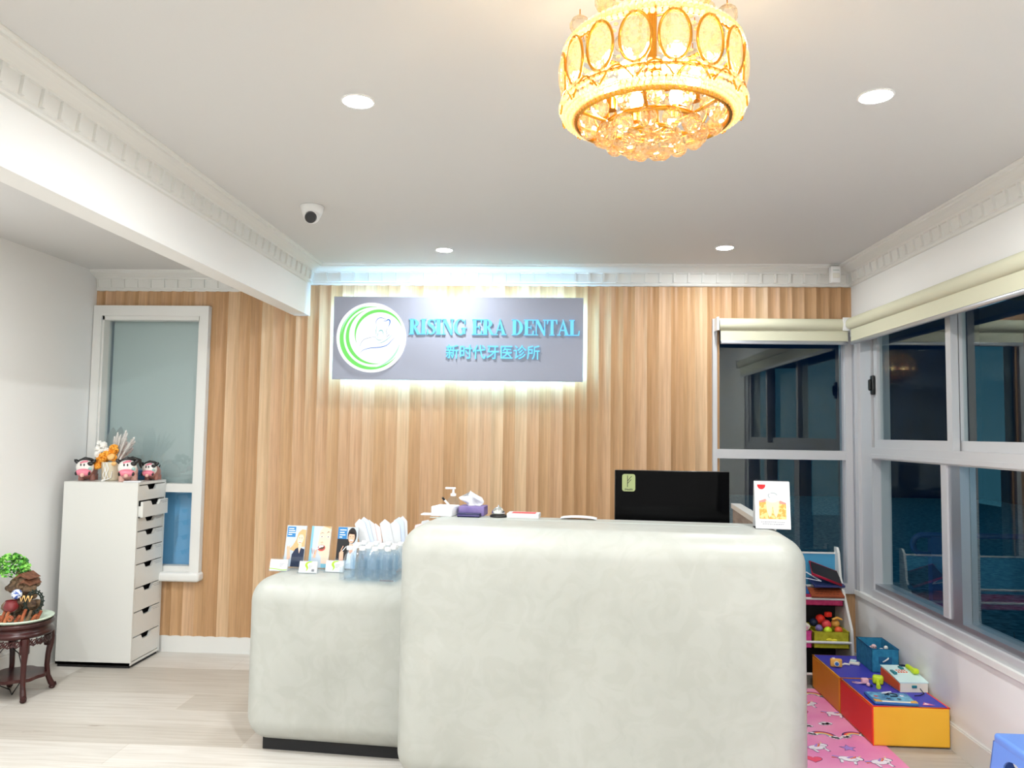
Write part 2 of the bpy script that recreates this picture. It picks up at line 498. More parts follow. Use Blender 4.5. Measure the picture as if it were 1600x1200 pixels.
o = tag(MB().box(-3.08, -2.425, 5.215, 5.219, 1.10, 2.255, M['greyblind']).cyl((-3.08, 5.24, 2.23), (-2.425, 5.24, 2.23), .02, M['greyblind']).build('roller_blind'), 'grey fabric blind drawn down behind the left white-framed window', 'blind')
o = tag(MB().box(-3.095, -2.405, 5.26, 5.265, .54, 1.12, M['bluefilm']).build('privacy_screen'), 'blue screen behind the lower pane of the left window', 'screen')

# ------------------------------------------------------------------ window 2: back window at right
wb = (1.5, YB, .5)
w2 = thing('window_2', None, None, wb, kind='structure')
A, A2 = M['alu'], M['alu2']
mb = MB()
mb.box(1.054, 1.082, 5.10, 5.19, .5, 2.27, A).box(1.905, 1.955, 5.10, 5.19, .5, 2.27, A).box(1.082, 1.905, 5.10, 5.19, .5, .565, A).box(1.082, 1.905, 5.10, 5.19, 2.2, 2.27, A)
mb.box(1.892, 1.905, 5.13, 5.17, .565, 2.2, A2)
sub(mb, 'window_frame', w2, wb)
sub(MB().box(1.082, 1.905, 5.105, 5.18, 1.352, 1.412, A), 'transom', w2, wb)
sub(MB().box(1.082, 1.892, 5.15, 5.154, .565, 1.352, M['pane']), 'pane', w2, wb)
sub(MB().box(1.082, 1.892, 5.15, 5.154, 1.412, 2.2, M['pane']), 'pane', w2, wb)
# ------------------------------------------------------------------ window 3: long side window
wb = (XR, 3.8, .5)
w3 = thing('window_3', None, None, wb, kind='structure')
sub(MB().box(1.945, 2.10, WY0, 5.10, .50, .53, M['trim']), 'window_sill', w3, wb)
mb = MB()
mb.box(1.955, 2.02, 5.03, 5.10, .53, 2.27, A).box(1.975, 2.09, 4.87, 5.03, .53, 2.27, A).box(1.985, 1.995, 4.935, 4.945, .53, 2.27, M['dark'])
mb.box(1.975, 2.09, WY0, WY0 + .10, .53, 2.27, A)
mb.box(1.965, 2.09, WY0, 4.87, .53, .575, A).box(1.985, 2.09, WY0, 4.87, .575, .61, A2).box(1.985, 2.09, WY0, 4.87, 2.2, 2.27, A)
sub(mb, 'window_frame', w3, wb)
mb = MB().box(1.975, 2.075, WY0 + .1, 4.87, 1.368, 1.44, A).box(1.968, 1.975, WY0 + .1, 4.87, 1.376, 1.400, A)
sub(mb, 'transom', w3, wb)
for ya, yb_ in ((3.865, 4.03), (2.98, 3.11)):
    mb = MB().box(1.985, 2.06, ya, yb_ - .055, .61, 1.368, A2).box(1.975, 2.07, yb_ - .055, yb_, .61, 1.368, A)
    sub(mb, 'mullion', w3, wb)
def sash(y0, y1, xg):
    mb = MB()
    mb.box(xg - .018, xg + .018, y0, y0 + .05, 1.44, 2.2, A).box(xg - .018, xg + .018, y1 - .05, y1, 1.44, 2.2, A)
    mb.box(xg - .018, xg + .018, y0 + .05, y1 - .05, 1.44, 1.49, A).box(xg - .018, xg + .018, y0 + .05, y1 - .05, 2.15, 2.2, A)
    s_ = sub(mb, 'sash', w3, wb)
    p_ = MB().box(xg - .002, xg + .002, y0 + .05, y1 - .05, 1.49, 2.15, M['pane']).build('pane', s_)
sash(3.93, 4.855, 2.005)
sash(3.02, 3.985, 2.048)
sash(2.45, 3.09, 2.005)
for y0, y1 in ((4.03, 4.87), (3.11, 3.865), (2.45, 2.98)):
    sub(MB().box(2.028, 2.032, y0, y1, .61, 1.368, M['pane']), 'pane', w3, wb)
mb = MB().rbox(1.965, 1.987, 4.825, 4.862, 1.765, 1.885, .008, M['black'], 3).rbox(1.95, 1.968, 4.832, 4.856, 1.79, 1.86, .008, M['black'], 3)
l_ = sub(mb, 'window_latch', w3, wb)
# corner post between the two windows
struct(MB().box(1.955, 2.09, 5.10, 5.20, .5, 2.27, A).box(1.95, 1.9552, 5.08, 5.14, .5, 2.27, A2).build('trim_7'))

# roller blinds
def blind(name, p0, p1, inward, ztop, zbot, label):
    """p0,p1: ends (x,y) on wall; inward unit"""
    d = Vector((p1[0] - p0[0], p1[1] - p0[1])); ln = d.length; d.normalize()
    rz = math.atan2(d.y, d.x)
    root = thing(name, label, 'blind', (p0[0], p0[1], zbot), rz)
    s = 1 if (Vector((-d.y, d.x)) @ Vector(inward)) > 0 else -1
    H = ztop - zbot
    yr = s * .050
    MB().cyl((.02, yr, H - .042), (ln - .02, yr, H - .042), .040, M['blind'], n=28).build('blind_roll', root)
    yf = s * .060
    MB().box(.03, ln - .03, yf - .001, yf + .001, .022, H - .06, M['blind']).build('blind_fabric', root)
    MB().rbox(.03, ln - .03, yf - .007, yf + .007, 0, .026, .006, A2, 3).build('bottom_bar', root)
    for xx in (0, ln - .012):
        MB().box(xx, xx + .012, min(0, s * .10), max(0, s * .10), H - .085, H, M['white']).build('bracket', root)
    pts = [(ln - .016 + .0, yf + s * .03 * math.cos(a), H - .05 + .03 * math.sin(a)) for a in [i * PI / 8 for i in range(-4, 5)]]
    MB().tube(pts + [(ln - .016, yf, H - .12), (ln - .016, yf, H - .05)], .0035, M['white'], 6).build('blind_chain', root)
    return root
blind('roller_blind', (1.062, 5.10), (1.935, 5.10), (0, -1), 2.268, 2.095, 'cream roller blind rolled up above the back window behind the desk')
blind('roller_blind', (1.965, 2.38), (1.965, 5.02), (-1, 0), 2.270, 2.088, 'long cream roller blind rolled up along the side window on the right')

# ------------------------------------------------------------------ outside at dusk
M['grass'] = noisy('dusk_lawn', S(50, 95, 105), S(130, 175, 180), 14, 0.9, bump=0.6, detail=12, lo=0.3, hi=0.75)
struct(MB().box(XR + .2, 30, -8, 30, -.40, -.30, M['grass']).box(-8, XR + .2, YB + .6, 30, -.40, -.30, M['grass']).build('ground'))
M['skyblock'] = noisy('navy_sky_block', S(12, 28, 60), S(18, 40, 80), 1.0, 0.9)
o = tag(MB().box(13.0, 13.4, -8, 30, -.3, 5.5, M['skyblock']).box(-8, 13.0, 24, 24.4, -.3, 5.5, M['skyblock']).build('sky_block_wall'), 'added dark wall far beyond the lawn, blocking the sky behind the windows', 'wall')  # added backdrop that keeps the bright sky out of the upper panes
# roof slabs added outside to hide the sky from the windows
M['skyroof'] = mat('dark_sky_block_roof', S(60, 66, 74), 0.8)
struct(MB().box(XR + .2, 4.2, -3, YB + 1.4, 2.66, 2.72, M['skyroof']).box(-4, XR + .2, YB + .2, YB + 1.4, 2.66, 2.72, M['skyroof']).build('trim_8'))
M['railblue'] = mat('blue_painted_rail', S(54, 92, 145), 0.35)
root = thing('handrail', 'blue tubular handrail with a looped end outside the side window', 'handrail', (2.62, 5.80, -.3))
zr = 1.1
pts = [(5.0, 0, zr), (.085, 0, zr)] + [(.085 - .07 * math.sin(a), 0, zr - .07 + .07 * math.cos(a)) for a in [i * PI / 10 for i in range(1, 11)]] + [(.17, 0, zr - .14)]
MB().tube(pts, .021, M['railblue'], 12).build('rail', root)
for xx in (.17, 1.9, 3.7):
    MB().box(xx - .035, xx + .035, -.03, .03, 0, zr - .01, M['railblue']).build('post', root)
# small shrub outside, seen against the lawn
M['shrub'] = mat('dark_shrub_leaf', S(16, 30, 26), 0.7)
rnd = random.Random(5)
root = thing('garden_shrub', 'dark spiky shrub growing just outside the side window', 'shrub', (2.55, 4.35, -.3))
mb = MB()
for i in range(46):
    a = rnd.uniform(0, 2 * PI); h = rnd.uniform(.3, .75); l = rnd.uniform(.05, .25)
    p = [(0.05 * math.cos(a), .05 * math.sin(a), 0), (l * .5 * math.cos(a), l * .5 * math.sin(a), h * .6), (l * math.cos(a), l * math.sin(a), h)]
    mb.tube(p, [.006, .004, .001], M['shrub'], 5)
mb.build('foliage', root)
MB().tube([(0, 0, 0), (.02, .05, .5), (.0, -.12, .95)], [.012, .008, .003], M['shrub'], 6).build('stem', root)

# ================================================================== LAMPS
M['led'] = mat('led_lens', (1, 1, 1), 0.5, emit=(0.95, 0.99, 1.0), es=DOWNLIGHT)
M['led_low'] = mat('dimmed_led_lens', (1, 1, 1), 0.5, emit=(0.95, 0.99, 1.0), es=DOWNLIGHT * .42)
def downlight_proto(lens='led'):
    root = thing('ceiling_downlight', '', 'downlight', (0, 0, 0), 0, 'recessed ceiling downlights')
    MB().lathe([(.047, -.001), (.050, -.004), (.056, -.004), (.058, -.001), (.058, .0)], M['white'], n=32).build('trim_ring', root)
    mb = MB(); mb.add(ring_pts(.047, -.0015, 32), [tuple(range(32))[::-1]], M[lens]); mb.build('lens', root)
    return root
dl = downlight_proto(); dl2 = downlight_proto('led_low')
spots = [((-.672, 2.521), ZC, 'round recessed downlight in the ceiling left of the chandelier, nearer the camera'),
         ((1.05, 2.514), ZC, 'round recessed downlight in the ceiling right of the chandelier, nearer the camera'),
         ((-.676, 4.655), ZC, 'small round downlight in the ceiling above the left half of the sign'),
         ((1.02, 4.583), ZC, 'small round downlight in the ceiling above the monitor'),
         ((-.672, .35), ZC, 'round ceiling downlight behind the camera on the left'),
         ((1.05, .35), ZC, 'round ceiling downlight behind the camera on the right'),
         ((-.672, -1.75), ZC, 'round ceiling downlight at the rear of the room on the left'),
         ((1.05, -1.75), ZC, 'round ceiling downlight at the rear of the room on the right'),
         ((-2.45, 1.6), ZCL, 'round downlight in the lower ceiling left of the beam'),
         ((-2.45, 3.0), ZCL, 'unseen fill downlight added in the lower ceiling above the plant stand'),  # out-of-view lamp added to brighten the left side
         ((-2.45, -.8), ZCL, 'round downlight in the lower ceiling at the rear left')]
for i, ((x, y), z, lab) in enumerate(spots):
    o = dl if i == 0 else dl2 if i == 2 else dup(dl2 if i == 3 else dl, (x, y, z), 0)
    o.location = (x, y, z); o['label'] = lab

# ================================================================== flat artwork helpers (local x = right, z = up, facing -y)
def ribbon(mb, pts, w, m, y=0.0, xf=None, taper=False, smooth_n=0):
    pts = [Vector((p[0], p[1])) for p in pts]
    if smooth_n:
        out = []
        n = len(pts)
        for i in range(n - 1):
            p0 = pts[max(i - 1, 0)]; p1 = pts[i]; p2 = pts[i + 1]; p3 = pts[min(i + 2, n - 1)]
            for k in range(smooth_n):
                t_ = k / smooth_n
                out.append(0.5 * ((2 * p1) + (p2 - p0) * t_ + (2 * p0 - 5 * p1 + 4 * p2 - p3) * t_ * t_ + (3 * p1 - p0 - 3 * p2 + p3) * t_ ** 3))
        out.append(pts[-1]); pts = out
    n = len(pts); vs = []
    for i, p in enumerate(pts):
        d = pts[min(i + 1, n - 1)] - pts[max(i - 1, 0)]
        if d.length < 1e-9: d = Vector((1, 0))
        d.normalize(); nn = Vector((-d.y, d.x))
        ww = w * (math.sin(PI * (i + .15) / (n - .7)) if taper else 1.0) / 2
        a = p + nn * ww; c = p - nn * ww
        vs += [(a.x, y, a.y), (c.x, y, c.y)]
    mb.add(vs, [(2 * i, 2 * i + 1, 2 * i + 3, 2 * i + 2) for i in range(n - 1)], m, False, xf)
def flat(mb, pts, m, y=0.0, xf=None):
    mb.add([(p[0], y, p[1]) for p in pts], [tuple(range(len(pts)))], m, False, xf)
def ell(cx, cz, rx, rz, n=20, a0=0, a1=2 * PI, rot=0):
    full = abs(a1 - a0 - 2 * PI) < 1e-6
    k = n if full else n + 1
    out = []
    for i in range(k):
        a = a0 + (a1 - a0) * i / n
        x_, z_ = rx * math.cos(a), rz * math.sin(a)
        out.append((cx + x_ * math.cos(rot) - z_ * math.sin(rot), cz + x_ * math.sin(rot) + z_ * math.cos(rot)))
    return out
def rect(x0, x1, z0, z1): return [(x0, z0), (x1, z0), (x1, z1), (x0, z1)]
def band(cx, cz, r, a0, a1, t, n=40, rz=None):
    """crescent whose thickness swells in the middle"""
    rz = rz or r
    o_ = []; i_ = []
    for k in range(n + 1):
        a = math.radians(a0 + (a1 - a0) * k / n); th = t * math.sin(PI * k / n) / 2
        o_.append((cx + (r + th) * math.cos(a), cz + (rz + th) * math.sin(a)))
        i_.append((cx + (r - th) * math.cos(a), cz + (rz - th) * math.sin(a)))
    return o_, i_
def band_mesh(mb, cx, cz, r, a0, a1, t, m, y=0.0, n=40, xf=None):
    o_, i_ = band(cx, cz, r, a0, a1, t, n)
    vs = [(p[0], y, p[1]) for p in o_] + [(p[0], y, p[1]) for p in i_]
    mb.add(vs, [(k, k + 1, n + 1 + k + 1, n + 1 + k) for k in range(n)], m, False, xf)

# ------------------------------------------------------------------ serif capitals (unit cap height), raised letters
def glyph(mb, ch, ox, oz, s, wx, d0, d1, m):
    X_ = lambda p: (ox + p[0] * s * wx, oz + p[1] * s)
    def R_(x0, x1, z0, z1): mb.prism([X_(p) for p in rect(x0, x1, z0, z1)], d0, d1, m)
    def Pg(pts): mb.prism([X_(p) for p in pts], d0, d1, m)
    def arc(cx, cz, ro, rzo, ri, rzi, a0, a1, n=20):
        for k in range(n):
            a, b_ = math.radians(a0 + (a1 - a0) * k / n), math.radians(a0 + (a1 - a0) * (k + 1) / n)
            Pg([(cx + ro * math.cos(a), cz + rzo * math.sin(a)), (cx + ro * math.cos(b_), cz + rzo * math.sin(b_)),
                (cx + ri * math.cos(b_), cz + rzi * math.sin(b_)), (cx + ri * math.cos(a), cz + rzi * math.sin(a))])
    t_ = .05
    def stem(x, w=.215, l=.07, r=.07):
        R_(x, x + w, 0, 1); R_(x - l, x + w + r, 0, t_); R_(x - l, x + w + r, 1 - t_, 1)
    if ch == 'I': stem(.09); return .42
    if ch == 'R':
        stem(.09, r=.03); arc(.28, .74, .36, .26, .16, .205, -90, 90); Pg([(.30, .5), (.47, .5), (.74, .03), (.56, 0)]); R_(.54, .80, 0, t_); return .80
    if ch == 'D':
        stem(.09, r=.06); arc(.28, .5, .47, .5, .26, .445, -90, 90); return .80
    if ch == 'E':
        stem(.09, r=.4); Pg([(.60, .75), (.66, .75), (.66, 1), (.58, .96)]); Pg([(.62, .28), (.69, .28), (.66, 0), (.58, .04)]); R_(.28, .5, .48, .53); R_(.47, .52, .38, .63); return .72
    if ch == 'L':
        stem(.09, r=.06); R_(.28, .66, 0, t_); Pg([(.64, .30), (.70, .30), (.67, 0), (.58, .04)]); return .72
    if ch == 'T':
        R_(.27, .46, 0, 1); R_(.2, .53, 0, t_); R_(.02, .71, 1 - t_, 1); Pg([(.02, 1), (.02, .72), (.07, .72), (.14, .95)]); Pg([(.71, 1), (.71, .72), (.66, .72), (.59, .95)]); return .73
    if ch == 'A':
        Pg([(.09, .0), (.15, 0), (.42, .82), (.39, 1.0)]); Pg([(.36, 1.02), (.42, 1.02), (.76, 0), (.54, 0)]); R_(.20, .56, .30, .36); R_(.0, .26, 0, t_); R_(.47, .82, 0, t_); return .82
    if ch == 'N':
        R_(.11, .17, 0, 1); R_(.66, .72, 0, 1); Pg([(.06, 1), (.28, 1), (.72, .12), (.72, -.02), (.62, -.02)]); R_(.02, .26, 0, t_); R_(.02, .25, 1 - t_, 1); R_(.57, .81, 1 - t_, 1); return .83
    if ch == 'G':
        arc(.44, .5, .42, .52, .22, .465, 48, 312); R_(.58, .77, .05, .42); R_(.50, .84, .40, .45); Pg([(.70, .68), (.76, .68), (.76, 1.0), (.70, .88)]); return .85
    if ch == 'S':
        pts = [(.55, .80), (.48, .93), (.32, .97), (.17, .90), (.14, .76), (.22, .63), (.38, .52), (.50, .40), (.54, .26), (.46, .10), (.31, .03), (.16, .07), (.08, .24)]
        wd = [.05, .06, .06, .12, .17, .2, .2, .2, .18, .12, .06, .06, .05]
        P2 = [Vector(p) for p in pts]; q = []
        for i, p in enumerate(P2):
            d = (P2[min(i + 1, 12)] - P2[max(i - 1, 0)]).normalized(); nn = Vector((-d.y, d.x)) * wd[i] / 2
            q.append((p + nn, p - nn))
        for i in range(12): Pg([q[i][0], q[i + 1][0], q[i + 1][1], q[i][1]])
        R_(.53, .58, .68, 1.0); R_(.05, .10, 0, .34); return .64
    return .3

# ------------------------------------------------------------------ the sign
M['sign'] = mat('silver_acrylic_panel', S(158, 162, 178), 0.5, spec=0.3)
M['letter'] = mat('pale_blue_letter', S(70, 150, 190), 0.7, spec=.1, emit=S(140, 222, 255), es=0.55 * LETTER)
M['letter_side'] = mat('blue_letter_edge', S(60, 140, 200), 0.4)
M['disc'] = mat('lit_white_disc', (0.10, 0.10, 0.10), 0.9, spec=0, emit=(0.95, 0.98, 1.0), es=0.85)
M['lgreen'] = mat('logo_green', S(40, 90, 35), 0.9, spec=0, emit=S(140, 245, 125), es=0.65)
M['lgreen2'] = mat('logo_pale_green', S(60, 90, 70), 0.9, spec=0, emit=S(190, 250, 215), es=0.75)
M['lblue'] = mat('logo_blue', S(40, 100, 180), 0.9, spec=0, emit=S(60, 130, 210), es=0.2)
M['lteal'] = mat('logo_teal', S(50, 150, 150), 0.9, spec=0, emit=S(80, 190, 185), es=0.2)
M['lnavy'] = mat('logo_slate', S(90, 115, 145), 0.9, spec=0, emit=S(120, 150, 180), es=0.15)
M['halo'] = mat('halo_led_strip', (1, 1, 1), 0.5, emit=(0.30, 0.68, 1.0), es=HALO)
SX0, SZ0, SW, SH, SY = -1.467, 1.838, 1.666, .555, 5.035
sg = thing('clinic_sign', 'silver wall sign lettered RISING ERA DENTAL with a halo of light on the timber wall', 'sign', (SX0, SY, SZ0))
MB().box(0, SW, 0, .018, 0, SH, M['sign']).build('sign_board', sg)
for x in (.12, SW / 2, SW - .12): MB().cyl((x, .018, SH / 2), (x, .085, SH / 2), .012, M['alu2'], n=10).build('standoff', sg)
mb = MB()
mb.box(.05, SW - .05, .020, .028, SH - .05, SH - .035, M['halo']).box(.05, SW - .05, .020, .028, .035, .05, M['halo'])
mb.box(.035, .05, .020, .028, .035, SH - .035, M['halo']).box(SW - .05, SW - .035, .020, .028, .035, SH - .035, M['halo'])
mb.build('light_strip', sg)
dc = MB()
dc.cyl((.261, 0, .279), (.261, -.018, .279), .233, M['disc'], n=72)
dko = dc.build('logo_disc', sg)
g = MB()
kk = .233 / 510
def LP(x, y): return (.261 + (x - 583) * kk, .279 - (y - 580) * kk)
cxz = LP(600, 580)
band_mesh(g, *cxz, 450 * kk, 78, 325, 62 * kk, M['lgreen'], -.0190)
band_mesh(g, *LP(640, 560), 405 * kk, 110, 285, 52 * kk, M['lgreen'], -.0191)
band_mesh(g, *LP(700, 540), 350 * kk, 16, 205, 46 * kk, M['lgreen'], -.0192)
band_mesh(g, *LP(610, 575), 468 * kk, 95, 175, 22 * kk, M['lgreen2'], -.0193)
band_mesh(g, *LP(560, 570), 455 * kk, 280, 350, 26 * kk, M['lgreen2'], -.0194)
for pts, w, m in [([(655, 400), (650, 350), (680, 305), (725, 292), (775, 305), (830, 322)], 9, 'lblue'), ([(740, 345), (800, 335), (830, 318), (855, 335), (850, 385), (828, 430)], 16, 'lblue'),
                  ([(662, 400), (660, 450), (652, 500), (668, 565)], 6, 'lteal'), ([(822, 430), (808, 480), (812, 530), (800, 580)], 6, 'lnavy'),
                  ([(690, 505), (705, 482), (728, 474), (752, 490), (770, 560)], 12, 'lteal'), ([(688, 510), (680, 540), (672, 570)], 6, 'lteal'),
                  ([(412, 780), (428, 690), (470, 620), (540, 590), (640, 575), (765, 600)], 6, 'lnavy'), ([(408, 830), (470, 768), (580, 735), (720, 722), (820, 690), (890, 620), (950, 560)], 11, 'lblue'),
                  ([(640, 575), (700, 620), (765, 605)], 6, 'lteal'), ([(665, 665), (740, 655), (830, 600), (910, 515)], 7, 'lteal'), ([(810, 590), (835, 548), (860, 540)], 7, 'lnavy')]:
    ribbon(g, [LP(*p) for p in pts], w * kk, M[m], -.0195, taper=True, smooth_n=5)
g.build('logo_artwork', dko)
mb = MB()
txt = 'RISING ERA DENTAL'
adv = {'R': .76, 'I': .40, 'S': .60, 'N': .80, 'G': .82, 'E': .70, 'A': .78, 'D': .78, 'T': .68, 'L': .66, ' ': .36}
tot = sum(adv[c_] for c_ in txt)
cap = .103; wx = 1.128 / (tot * cap); ox = .511
for c_ in txt:
    if c_ != ' ': glyph(mb, c_, ox, .303, cap, wx, 0, -.014, M['letter'])
    ox += adv[c_] * cap * wx
mb.build('lettering', sg, recalc=True)
tm = text_mesh('新时代牙医诊所', 0.1, 0.006, 0.0006)
xs = [v.co.x for v in tm.vertices]; ys = [v.co.y for v in tm.vertices]
fx = .620 / (max(xs) - min(xs)); fz = .094 / (max(ys) - min(ys))
xf = Matrix(((fx, 0, 0, .762 - min(xs) * fx), (0, 0, -1, -.0062), (0, fz, 0, .143 - min(ys) * fz), (0, 0, 0, 1)))
MB().mesh_from(tm, M['letter'], xf).build('characters', sg)

# ------------------------------------------------------------------ chandelier
CHX, CHY = .2105, 1.65
ch = thing('chandelier', 'gold and crystal chandelier with a drum of oval crystals hanging from the ceiling', 'chandelier', (CHX, CHY, ZC))
def up(o): return o
CB = -.60                                    # lowest crystal
MB().lathe([(0, 0), (.085, 0), (.088, -.008), (.075, -.02), (.05, -.028), (.02, -.035), (0, -.036)], M['gold'], n=40).build('canopy', ch)
MB().cyl((0, 0, -.03), (0, 0, CB + .10), .009, M['gold'], n=14).build('stem', ch)
RD = .1625
def hoop(r, z, t_, name='hoop', m='gold'):
    MB().tube(ring_pts(r, z, 56), t_, M[m], 8, closed=True).build(name, ch)
for r, z, t_ in ((.060, -.055, .004), (.074, -.24, .003), (.118, -.388, .004), (RD * .93, -.424, .004), (RD, -.519, .003), (.138, -.548, .005), (.085, -.560, .005), (.045, -.574, .004)):
    hoop(r, z, t_)
for k in range(6):
    a = 2 * PI * k / 6 + .3
    c_, s_ = math.cos(a), math.sin(a)
    MB().tube([(0, 0, -.45), (.05 * c_, .05 * s_, -.475), (.10 * c_, .10 * s_, -.50), (.138 * c_, .138 * s_, -.548)], .004, M['gold'], 8).build('arm', ch)
    MB().tube([(.138 * c_, .138 * s_, -.548), (.085 * c_, .085 * s_, -.560), (0, 0, -.574)], .003, M['gold'], 6).build('spoke', ch)
# warm bulbs
M['bulb'] = mat('warm_bulb', (1, .9, .7), 0.3, emit=(1.0, .84, .56), es=BULB)
for k in range(6):
    a = 2 * PI * k / 6 + .8
    c_, s_ = math.cos(a) * .075, math.sin(a) * .075
    h = MB().cyl((c_, s_, -.520), (c_, s_, -.497), .011, M['gold'], n=12).build('lamp_holder', ch)
    MB().ball((c_, s_, -.480), .013, M['bulb'], 12, 8, sc=(1, 1, 1.5)).build('bulb', h)
# oval crystals round the drum
NO = 16
prof_o = []
def oval(xf):
    mb = MB()
    n = 20
    rings = [(1, 0, .0), (.8, .005, 0), (.45, .0085, 0), (0, .0095, 0)]
    for sgn in (1, -1):
        vs = []; fs = []
        for (f, d, _) in rings[:-1]:
            for i in range(n):
                a = 2 * PI * i / n
                vs.append((f * .0245 * math.cos(a), sgn * d, f * .039 * math.sin(a)))
        vs.append((0, sgn * rings[-1][1], 0))
        for j in range(2):
            for i in range(n):
                i2 = (i + 1) % n; fs.append((j * n + i, j * n + i2, (j + 1) * n + i2, (j + 1) * n + i))
        for i in range(n): fs.append((2 * n + i, 2 * n + (i + 1) % n, 3 * n))
        mb.add(vs, fs, M['crystal'], False, xf)
    return mb
for k in range(NO):
    a = 2 * PI * k / NO + .1
    xf = Matrix.Translation((RD * math.cos(a), RD * math.sin(a), -.471)) @ Euler((0, 0, a + PI / 2)).to_matrix().to_4x4() @ Euler((.04, 0, 0)).to_matrix().to_4x4()
    fr = MB()
    pts = [xf @ Vector((.0265 * math.cos(q_), 0, .0415 * math.sin(q_))) for q_ in [2 * PI * i / 30 for i in range(30)]]
    fr.tube(pts, .0026, M['gold'], 6, closed=True)
    f_ = fr.build('oval_frame', ch)
    o_ = oval(xf).build('oval_crystal', f_)
# bead garlands: crown above the ovals and net below
def beads(name, rows, r, m='bead', n=7, k=5):
    mb = MB()
    for pts in rows:
        for p in pts: mb.ball(p, r, M[m], n, k)
    o_ = mb.build(name, ch, kind='stuff')
    return o_
rows = []
for j in range(5):
    f = j / 4
    r = .118 + (RD - .118) * math.sin(f * PI / 2); z = -.388 - .042 * f
    rows.append(ring_pts(r, z, int(2 * PI * r / .0105), a0=j * .03))
beads('bead_crown', rows, .0052)
rows = []
for j in range(3):
    f = j / 2
    r = RD * (1.0 - .01 * f) + .004 * math.sin(f * PI) ; z = -.514 - .022 * f
    rows.append(ring_pts(r, z, int(2 * PI * r / .0115), a0=j * .035))
for j in range(3):
    f = (j + 1) / 3
    r = RD * .985 + (.141 - RD * .985) * f; z = -.536 - .011 * f
    rows.append(ring_pts(r, z, int(2 * PI * r / .0105), a0=j * .04))
beads('bead_net', rows, .0050)
# gold scrolls between ovals
for k in range(NO):
    a = 2 * PI * (k + .5) / NO + .1
    pts = []
    for i in range(9):
        f = i / 8; aa = a + (f - .5) * .36; z = -.540 + .026 * math.sin(PI * f)
        pts.append(((RD + .004) * math.cos(aa), (RD + .004) * math.sin(aa), z))
    MB().tube(pts, .0018, M['gold'], 5).build('scroll', ch)
# hanging strands up to the canopy
rows = []
for k in range(18):
    a = 2 * PI * k / 18
    col = []
    for j in range(17):
        f = j / 16; z = -.06 - .335 * f; r = .058 + .012 * f + .045 * f ** 3
        col.append((r * math.cos(a), r * math.sin(a), z))
    rows.append(col)
beads('bead_strands', rows, .0055)
def crystal_balls(n, r, z, rb, a0=0, nm='crystal_ball'):
    for k in range(n):
        a = 2 * PI * k / n + a0
        c_ = (r * math.cos(a), r * math.sin(a), z)
        MB().ball(c_, rb, M['crystal'], 10, 7, smooth=False).cyl((c_[0], c_[1], z + rb), (c_[0], c_[1], z + rb + .012), .0012, M['gold'], n=5).build(nm, ch)
crystal_balls(10, .136, -.372, .019, .2)
crystal_balls(8, .098, -.325, .017, .5)
crystal_balls(7, .078, -.250, .015, .1)
crystal_balls(14, .118, -.552, .016, .15)
crystal_balls(12, .084, -.575, .018, .3)
crystal_balls(7, .046, -.590, .018, .1)
crystal_balls(1, 0, -.598, .019)

# stretch the drum and shorten the stem to the lamp's true proportions
def zmap(z): return -.245 + (z + .388) * 1.196 if z < -.388 else z * .245 / .388
done = set()
def fit(o_):
    me_ = o_.data
    if me_.name not in done:
        done.add(me_.name)
        if o_.name.startswith('crystal_ball'):
            bb = [sum(v.co[k_] for v in me_.vertices) / len(me_.vertices) for k_ in range(3)]
            zz_ = zmap(bb[2])
            for v in me_.vertices: v.co = (v.co.x * 1.196, v.co.y * 1.196, zz_ + (v.co.z - bb[2]) * 1.196)
        elif not o_.name.startswith('canopy'):
            for v in me_.vertices: v.co = (v.co.x * 1.196, v.co.y * 1.196, zmap(v.co.z))
    for c_o in o_.children: fit(c_o)
bpy.context.view_layer.update()
for c_o in list(ch.children): fit(c_o)

# ------------------------------------------------------------------ security camera and motion sensor
M['dome'] = mat('black_glass_lens', S(10, 14, 24), 0.08, spec=0.7)
cc = thing('security_camera', 'white dome security camera with black lens mounted on the ceiling', 'camera', (-1.214, 3.735, ZC))
MB().lathe([(0, 0), (.056, 0), (.058, -.004), (.052, -.03), (.043, -.052), (.030, -.058), (0, -.058)], M['white'], n=40).build('housing', cc)
e_ = MB().ball((.004, -.012, -.052), .040, M['white'], 28, 18).build('eyeball', cc)
dirv = Vector((.08, -.86, -.50)).normalized()
p0 = Vector((.004, -.012, -.052))
MB().cyl(p0 + dirv * .024, p0 + dirv * .0415, .030, M['dome'], r1=.027, n=32).build('lens', e_)
pr = thing('motion_sensor', 'small white motion sensor mounted on the cornice in the right rear corner', 'sensor', (1.815, 5.006, 2.492))
MB().rbox(-.030, .030, -.022, .03, .0, .108, .008, M['white'], 3).build('housing', pr)
MB().rbox(-.022, .022, -.027, -.015, .03, .062, .004, M['cornice_recess'], 3).build('lens', pr)
MB().box(-.02, .02, -.0235, -.018, .078, .084, M['greyblind']).build('slot', pr)

